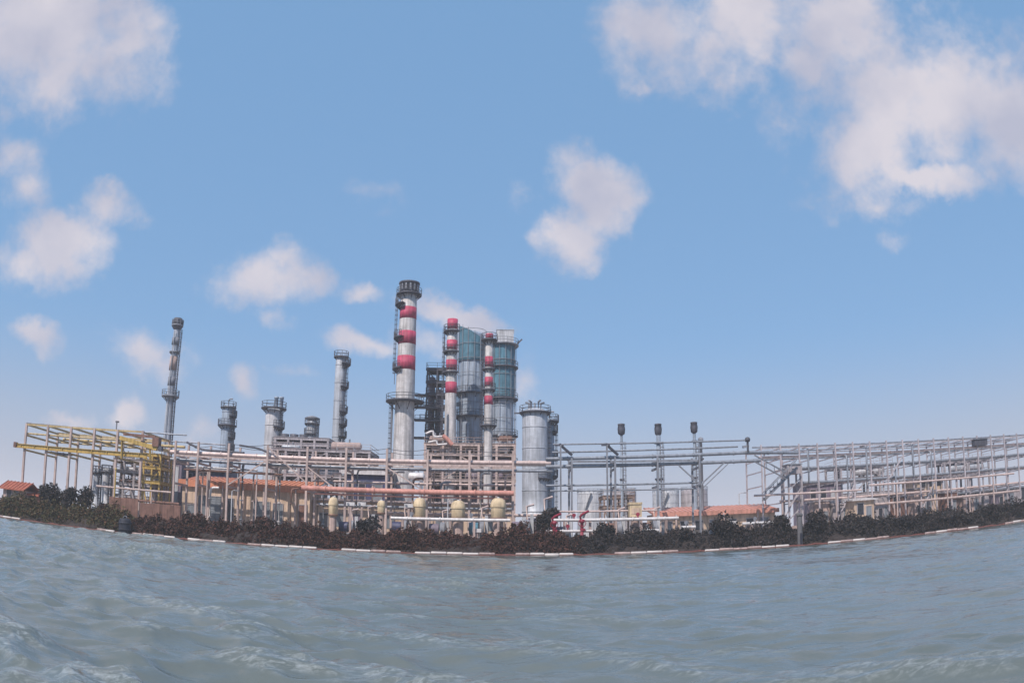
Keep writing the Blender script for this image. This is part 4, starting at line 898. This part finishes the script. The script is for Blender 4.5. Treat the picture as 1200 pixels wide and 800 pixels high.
# ------------------------------------------------------------------ floating boom along the waterline
M_BOOMP = mat('pinkish dirty boom fabric', (.42, .31, .29), .7, var=.4, scale=2.0)
def boom(label, a, ya, b, yb):
    Y = 108.5; dd = ray((a+b)/2, (ya+yb)/2)
    xa, xb_ = XX(a, Y, ya), XX(b, Y, yb); w = xb_-xa
    t = thing('containment_boom', label, 'boom', (xa, Y, 0.0), group='white floats of the oil boom along the shore')
    n = max(1, round(w/2.1)); sag = random.uniform(-.25, .25)
    for i in range(n):
        if n > 4 and random.random() < .1: continue
        p0, p1 = w*i/n+.01, w*(i+1)/n-.01; y0 = sag*math.sin(math.pi*i/n)+random.uniform(-.06, .06); z = .16+random.uniform(-.07, .05)
        L_ = p1-p0; m = MB(); prof = [(.05, 0), (.16, .03), (.21, .14), (.21, L_-.14), (.16, L_-.03), (.05, L_)]; vs = []; fs = []
        for (rr, xx) in prof:
            for q in range(10): A = 2*math.pi*q/10; vs.append((p0+xx, y0+rr*math.cos(A), z+rr*math.sin(A)))
        for j in range(5):
            for q in range(10): fs.append((j*10+q, j*10+(q+1) % 10, (j+1)*10+(q+1) % 10, (j+1)*10+q))
        m.add(vs, fs, True); m.build('float', random.choice((M_BOOM, M_BOOMP)), t)
    m = MB(); m.bar((0, -.32, -.08), (w, -.32, -.08), .05, .34); m.build('skirt', M_BOOMR, t)
for (a, ya, b, yb, lab) in ((-6, 602, 24, 608, 'white boom section at the far left edge of the water'), (114, 621, 135, 624, 'short white boom section left of the dark mooring buoy'), (155, 626, 205, 630, 'white boom section just right of the dark mooring buoy'),
        (220, 631, 265, 635, 'white boom section below the left end of the orange roofed shed'), (290, 637, 371, 643, 'long white boom section below the right end of the orange roofed shed'), (400, 644, 470, 648, 'white boom section below the tallest chimney'),
        (486, 648, 580, 651, 'longest white boom section below the cream capped vessels'), (604, 651, 672, 651, 'white boom section below the fat grey column'), (720, 650, 795, 648, 'white boom section below the square yellow box'),
        (826, 645, 925, 640, 'speckled boom section below the low pinkish wall'), (970, 636, 1042, 630, 'faint boom section right of the mooring pile'), (1084, 627, 1146, 622, 'bright boom section at right below the tan block'), (1178, 617, 1206, 614, 'short white boom section at the right edge')):
    boom(lab, a, ya, b, yb)
# dark weed covered line that links the floats
m = MB(); xs_ = np.arange(-100, 108, 1.3); m.tube([(q, 109.0+.25*math.sin(q*.3), .02+.1*math.sin(q*1.7)*math.sin(q*.37)) for q in xs_], .17, 6)
o = m.build('boom_line', M_BOOMR); tag(o, 'dark red line floating behind all the white boom sections', 'rope', kind='thing')

# ------------------------------------------------------------------ scrub and bushes on the bank
def leaf_mat(name, cols):
    m = bpy.data.materials.new(name); m.use_nodes = True; t = m.node_tree; b = t.nodes['Principled BSDF']
    at = t.nodes.new('ShaderNodeAttribute'); at.attribute_name = 'tone'; cr = t.nodes.new('ShaderNodeValToRGB')
    el = cr.color_ramp.elements; el[0].color = (*cols[0], 1); el[1].color = (*cols[-1], 1)
    for i, c in enumerate(cols[1:-1]): e = el.new((i+1)/(len(cols)-1)); e.color = (*c, 1)
    t.links.new(at.outputs['Fac'], cr.inputs[0]); t.links.new(cr.outputs[0], b.inputs['Base Color']); b.inputs['Roughness'].default_value = .75; b.inputs['Specular IOR Level'].default_value = .2
    return m
M_LEAFG = leaf_mat('olive scrub leaves', [(.03, .034, .016), (.06, .058, .025), (.10, .065, .032), (.12, .05, .03)])
M_LEAFB = leaf_mat('brown scrub leaves', [(.016, .010, .009), (.034, .018, .015), (.09, .036, .028), (.048, .034, .02)])
M_LEAFD = leaf_mat('dark blue green leaves', [(.012, .012, .014), (.022, .021, .023), (.05, .036, .036), (.03, .031, .025)])
def leaves(name, pts, size, mt, parent=None, flat=.0):
    """one small bent quad per point"""
    n = len(pts); g_ = np.random.default_rng(n)
    u = g_.normal(size=(n, 3)); u /= np.linalg.norm(u, axis=1)[:, None]
    v = np.cross(u, g_.normal(size=(n, 3))); v /= np.linalg.norm(v, axis=1)[:, None]
    s = size*g_.uniform(.55, 1.35, (n, 1)); a = pts-u*s; c = pts+u*s; b = pts+v*s*.5; d = pts-v*s*.5
    V = np.stack([a, b, c, d], 1).reshape(-1, 3)
    me = bpy.data.meshes.new(name); me.from_pydata(V.tolist(), [], [(4*i, 4*i+1, 4*i+2, 4*i+3) for i in range(n)])
    at = me.attributes.new('tone', 'FLOAT', 'FACE'); at.data.foreach_set('value', np.clip(g_.beta(2, 2, n), 0, 1).astype('f4'))
    me.materials.append(mt); me.update()
    o = bpy.data.objects.new(name, me); COL.objects.link(o)
    if parent: o.parent = parent
    return o
def scrub_strip(x0, x1, per_m, hfun, mt, name):
    n = int((x1-x0)*per_m); x = rng.uniform(x0, x1, n); y = 109.9+5.7*rng.beta(1.6, 1.6, n)
    base = np.interp(y, [109.7, 110.2, 110.9, 111.8, 112.8, 113.9, 115, 116.2], [-.2, .3, .85, 1.3, 1.75, 2.1, 2.3, 2.3])
    hh = np.array([hfun(q) for q in x])*(.6+.4*np.sin(y*2.1+x*.6)); z = base+hh*rng.beta(1.3, 1.8, n)
    o = leaves(name, np.stack([x, y, z], 1), .23, mt); return o
hf = lambda x: 1.4+.6*math.sin(x*.37)+.5*math.sin(x*.91+1.3)+.45*math.sin(x*2.3)+.3*math.sin(x*5.1+.7)
o = scrub_strip(-98, -58, 620, lambda x: hf(x)+.7, M_LEAFG, 'bank_scrub'); tag(o, 'olive and brown scrub covering the left end of the bank', 'scrub', kind='stuff')
o = scrub_strip(-60, 12, 640, hf, M_LEAFB, 'bank_scrub'); tag(o, 'dark brown scrub along the middle of the bank', 'scrub', kind='stuff')
o = scrub_strip(10, 112, 620, lambda x: hf(x)+(.35 if x > 45 else 0), M_LEAFD, 'bank_scrub'); tag(o, 'dark grey brown scrub along the right half of the bank', 'scrub', kind='stuff')
def bush(label, px, ytop, ybot, wpx, mt, Y=113.5, n=900, name='bush', lumps=7):
    x = XX(px, Y, ybot); zt = ZZ(px, ytop, Y); zb = max(1.0, ZZ(px, ybot, Y)); w = DIAM(px, wpx, Y)/2; h = zt-zb
    t = thing(name, label, 'bush', (x, Y, zb)); pts = []
    for k in range(lumps):
        c = np.array([rng.uniform(-.62, .62)*w, rng.uniform(-.5, .5)*w, h*rng.uniform(.3, .78)]); s_ = np.array([w*.46, w*.46, h*.3])*rng.uniform(.65, 1.15)
        d = rng.normal(size=(n//lumps, 3)); d /= np.linalg.norm(d, axis=1)[:, None]; rr = rng.uniform(.45, 1.05, (n//lumps, 1))
        pts.append(c+d*rr*s_)
    p = np.concatenate(pts); p = p[p[:, 2] > 0]
    leaves('foliage', p, .26, mt, t)
    for k in range(4):
        a = rng.uniform(0, 6.28); MB().cyl((0, 0, -.3), (math.cos(a)*w*.45, math.sin(a)*w*.45, h*rng.uniform(.55, .85)), .12, .04, 6).build('stem', M_BARK, t)
for (px, yt, yb, w, mt_, Y, lab) in (
        (50, 564, 600, 24, M_LEAFD, 116, 'grey green bush under the second post of the bare left rack'), (65, 562, 602, 28, M_LEAFD, 116, 'tall grey green bush under the third post of the bare left rack'),
        (80, 563, 604, 30, M_LEAFD, 116, 'tall grey green bush in the middle of the bare left rack'), (98, 569, 606, 27, M_LEAFD, 116, 'grey green bush left of the small grey tank'),
        (36, 574, 600, 16, M_LEAFG, 115, 'olive bush between the red hut and the bare left rack'), (10, 582, 602, 26, M_LEAFG, 114, 'low olive bush in front of the red hut'),
        (842, 600, 645, 46, M_LEAFD, 113, 'large round dark bush in front of the coral roofed shed'), (800, 616, 645, 34, M_LEAFD, 113, 'low dark bush left of the large round dark bush'),
        (960, 597, 632, 40, M_LEAFD, 113, 'dark bush right of the mooring pile'), (915, 602, 634, 24, M_LEAFD, 113.5, 'dark bush left of the mooring pile'),
        (1008, 603, 630, 44, M_LEAFD, 113, 'wide dark bush below the beige kiosk'), (1060, 602, 626, 50, M_LEAFD, 113, 'wide dark bush below the red brown block'),
        (1115, 598, 622, 50, M_LEAFD, 113, 'wide dark bush below the grey drum at the far right'), (1165, 590, 616, 56, M_LEAFD, 113, 'tallest dark bush at the right edge of the bank'),
        (430, 606, 640, 34, M_LEAFD, 115.5, 'dark bush under the slim beige vessel'), (610, 612, 645, 30, M_LEAFB, 115, 'brown bush right of the largest cream vessel'), (710, 614, 645, 34, M_LEAFD, 114.5, 'dark bush left of the square yellow box'),
        (640, 590, 622, 36, M_LEAFD, 119.5, 'dark violet bush at the foot of the fat grey column'), (225, 598, 628, 34, M_LEAFB, 114.5, 'brown bush below the left end of the orange roofed shed'), (300, 605, 634, 44, M_LEAFB, 114.5, 'brown bush below the middle of the orange roofed shed'), (120, 590, 615, 24, M_LEAFB, 114.5, 'brown bush in front of the small grey tank')):
    bush(lab, px, yt, yb, w, mt_, Y, n=int(500+25*w))

# ------------------------------------------------------------------ clutter between the rack and the bank
lane = [(231, 11.6, M_PIPEP), (246, 9.0, M_PIPEW), (283, 13.6, M_PIPEG), (296, 12.0, M_PIPEP), (327, 13.0, M_PIPEW), (341, 9.6, M_RUST), (372, 13.4, M_PIPEP), (379, 10.8, M_PIPEG), (388, 12.4, M_PIPEP), (418, 13.2, M_PIPEG), (436, 11.0, M_PIPEP), (462, 13.0, M_PIPEW), (484, 12.0, M_RUST), (508, 13.3, M_PIPEP), (517, 11.5, M_PIPEG), (563, 13.0, M_PIPEW), (572, 10.2, M_RUST), (592, 12.8, M_PIPEP)]
where = ['left of the first shed door', 'over the roller door', 'left of the shed windows', 'over the shed windows', 'at the right end of the orange roof', 'by the rusty shed door', 'left of the faded vessel', 'beside the faded vessel', 'just behind the faded vessel', 'in front of the dark blue shed', 'left of the slim vessel', 'left of the chimney foot', 'in front of the chimney foot', 'right of the second vessel', 'left of the third vessel', 'between third and fourth vessels', 'left of the fourth vessel', 'right of the fourth vessel']
for (px, z, mm), wh in zip(lane, where):
    x = XX(px, 126.5, 590); nm = {M_PIPEP: 'pinkish', M_PIPEW: 'white', M_PIPEG: 'grey', M_RUST: 'rusty'}[mm]
    pipe('upright %s riser pipe %s' % (nm, wh), [(x, 126.5, G), (x, 126.5, z), (x+1.6, 126.5, z)], random.uniform(.14, .24), mm, flange=3.2, name='riser_pipe')
for (a, b, y, z, r, mm, lab) in ((366, 604, 128, 11.2, .22, M_PIPEP, 'pinkish pipe hung midway between the rack top and the coral pipe'), (372, 600, 127, 7.2, .2, M_PIPEG, 'grey pipe behind the small vessels'), (455, 640, 128, 6.2, .26, M_PIPEP, 'pinkish pipe low behind the largest cream vessel'),
        (214, 330, 125.5, 11.8, .2, M_RUST, 'rusty pipe above the orange roof'), (216, 300, 127, 12.4, .18, M_PIPEW, 'thin white pipe above the orange roof'), (140, 210, 122, 5.6, .22, M_RUST, 'rusty pipe above the sheet fence on the left'), (112, 200, 121, 7.4, .18, M_STEEL, 'dusty pink pipe above the sheet fence on the left'),
        (884, 1010, 129, 8.8, .2, M_PIPEP, 'pinkish pipe left of the beige kiosk roof'), (1020, 1190, 130, 9.6, .2, M_PIPEP, 'pinkish pipe in front of the tan block'), (1024, 1195, 130.5, 6.0, .24, M_STEEL, 'dusty pink pipe low in front of the far right blocks'), (650, 770, 121, 6.6, .16, M_PIPEP, 'thin pinkish pipe before the pale tanks')):
    t = pipe(lab, [(XX(a, y, 590), y, z), (XX(b, y, 590), y, z)], r, mm, flange=6)
    w = XX(b, y, 590)-XX(a, y, 590); n = max(2, int(w/9))
    for i in range(n): MB().bar((w*(i+.5)/n, 0, G-z), (w*(i+.5)/n, 0, -r), .2).build('support', M_STEEL, t)
def pump_skid(label, px, Y, w, h, mm):
    x = XX(px, Y, 600); t = thing('pump_skid', label, 'pump', (x, Y, G))
    MB().box((0, 0, .15), (w, 1.6, .3)).build('base_frame', M_STEELG, t); MB().cyl((-w*.42, 0, h*.5), (w*.02, 0, h*.5), h*.3, n=16).build('motor', mm, t)
    MB().cyl((w*.1, 0, h*.5), (w*.3, 0, h*.5), h*.4, n=16).build('pump_casing', M_STEELG, t); MB().tube([(w*.2, 0, h*.8), (w*.2, 0, h*1.5), (w*.5, .3, h*1.6)], .2, 8).build('outlet_pipe', M_PIPEP, t)
    MB().box((-w*.2, 0, h*.25), (w*.3, .8, h*.2)).build('cradle', M_STEELG, t); MB().box((w*.42, .2, h*.6), (.5, .5, h*1.1)).build('control_box', M_PALE, t)
for (px, Y, w, h, mm, lab) in ((408, 121, 3.2, 2.6, M_BLUE, 'blue pump skid right of the faded vessel'), (427, 122, 3.4, 3.0, M_VIOLET, 'violet pump skid left of the slim beige vessel'), (470, 121, 3.2, 3.0, M_BLUE, 'blue pump skid left of the second capped vessel'), (514, 121, 3.4, 2.8, M_VIOLET, 'violet pump skid between second and third vessels'), (560, 121.5, 3.2, 3.2, M_TEAL, 'teal pump skid between third and fourth vessels'), (612, 121, 3.6, 3.4, M_VIOLET, 'violet pump skid right of the largest vessel'), (632, 122.5, 4.2, 4.2, M_VIOLET, 'big violet pump skid at the foot of the fat grey column'), (660, 120.5, 2.8, 2.4, M_BLUE, 'blue pump skid between the fire monitors'), (720, 121, 3.4, 3.0, M_RUST, 'rusty pump skid left of the square yellow box'), (762, 122, 3.2, 3.0, M_RUST, 'rusty pump skid right of the square yellow box')):
    pump_skid(lab, px, Y, w, h, mm)
for (a, b, Y, q, mm, lab) in ((955, 972, 138, 586, M_PINK, 'pinkish panel block under the left of the far right rack'), (1026, 1042, 137, 580, M_STEELP, 'pale lilac panel block right of the beige kiosk'), (1072, 1084, 138, 572, M_PINK, 'narrow pinkish panel block beside the tan block'), (1108, 1122, 137, 576, M_RUST, 'rusty panel block right of the tan block'), (1128, 1150, 138, 582, M_PINK, 'low pinkish panel block before the long grey block'), (1168, 1184, 137, 578, M_VIOLET, 'dark lilac panel block near the right edge'), (976, 996, 137, 590, M_STEELP, 'low lilac panel block left of the beige kiosk')):
    shed(lab, a, b, Y, 3, q, .2, mm, M_STEELP, name='panel_block', refpx=(a+b)/2, overhang=.2, openings=((.2, .45, 1, 3, M_WINDOW, 'window'), (.6, .85, .2, 3.2, M_DOOR, 'door')))

for (pts, r, mm, lab) in (([(499, 508), (508, 504), (508, 512), (520, 511)], .22, M_PIPEW, 'white bent pipe at the foot of the dark steel frame'), ([(502, 518), (512, 516), (512, 521), (524, 520)], .2, M_PIPEW, 'lower white bent pipe at the foot of the dark steel frame'), ([(519, 510), (524, 514), (530, 521)], .42, M_CORAL, 'short coral duct slanting down beside the dark steel frame')):
    pipe(lab, [P(a, b, 149) for a, b in pts], r, mm, flange=2.5)
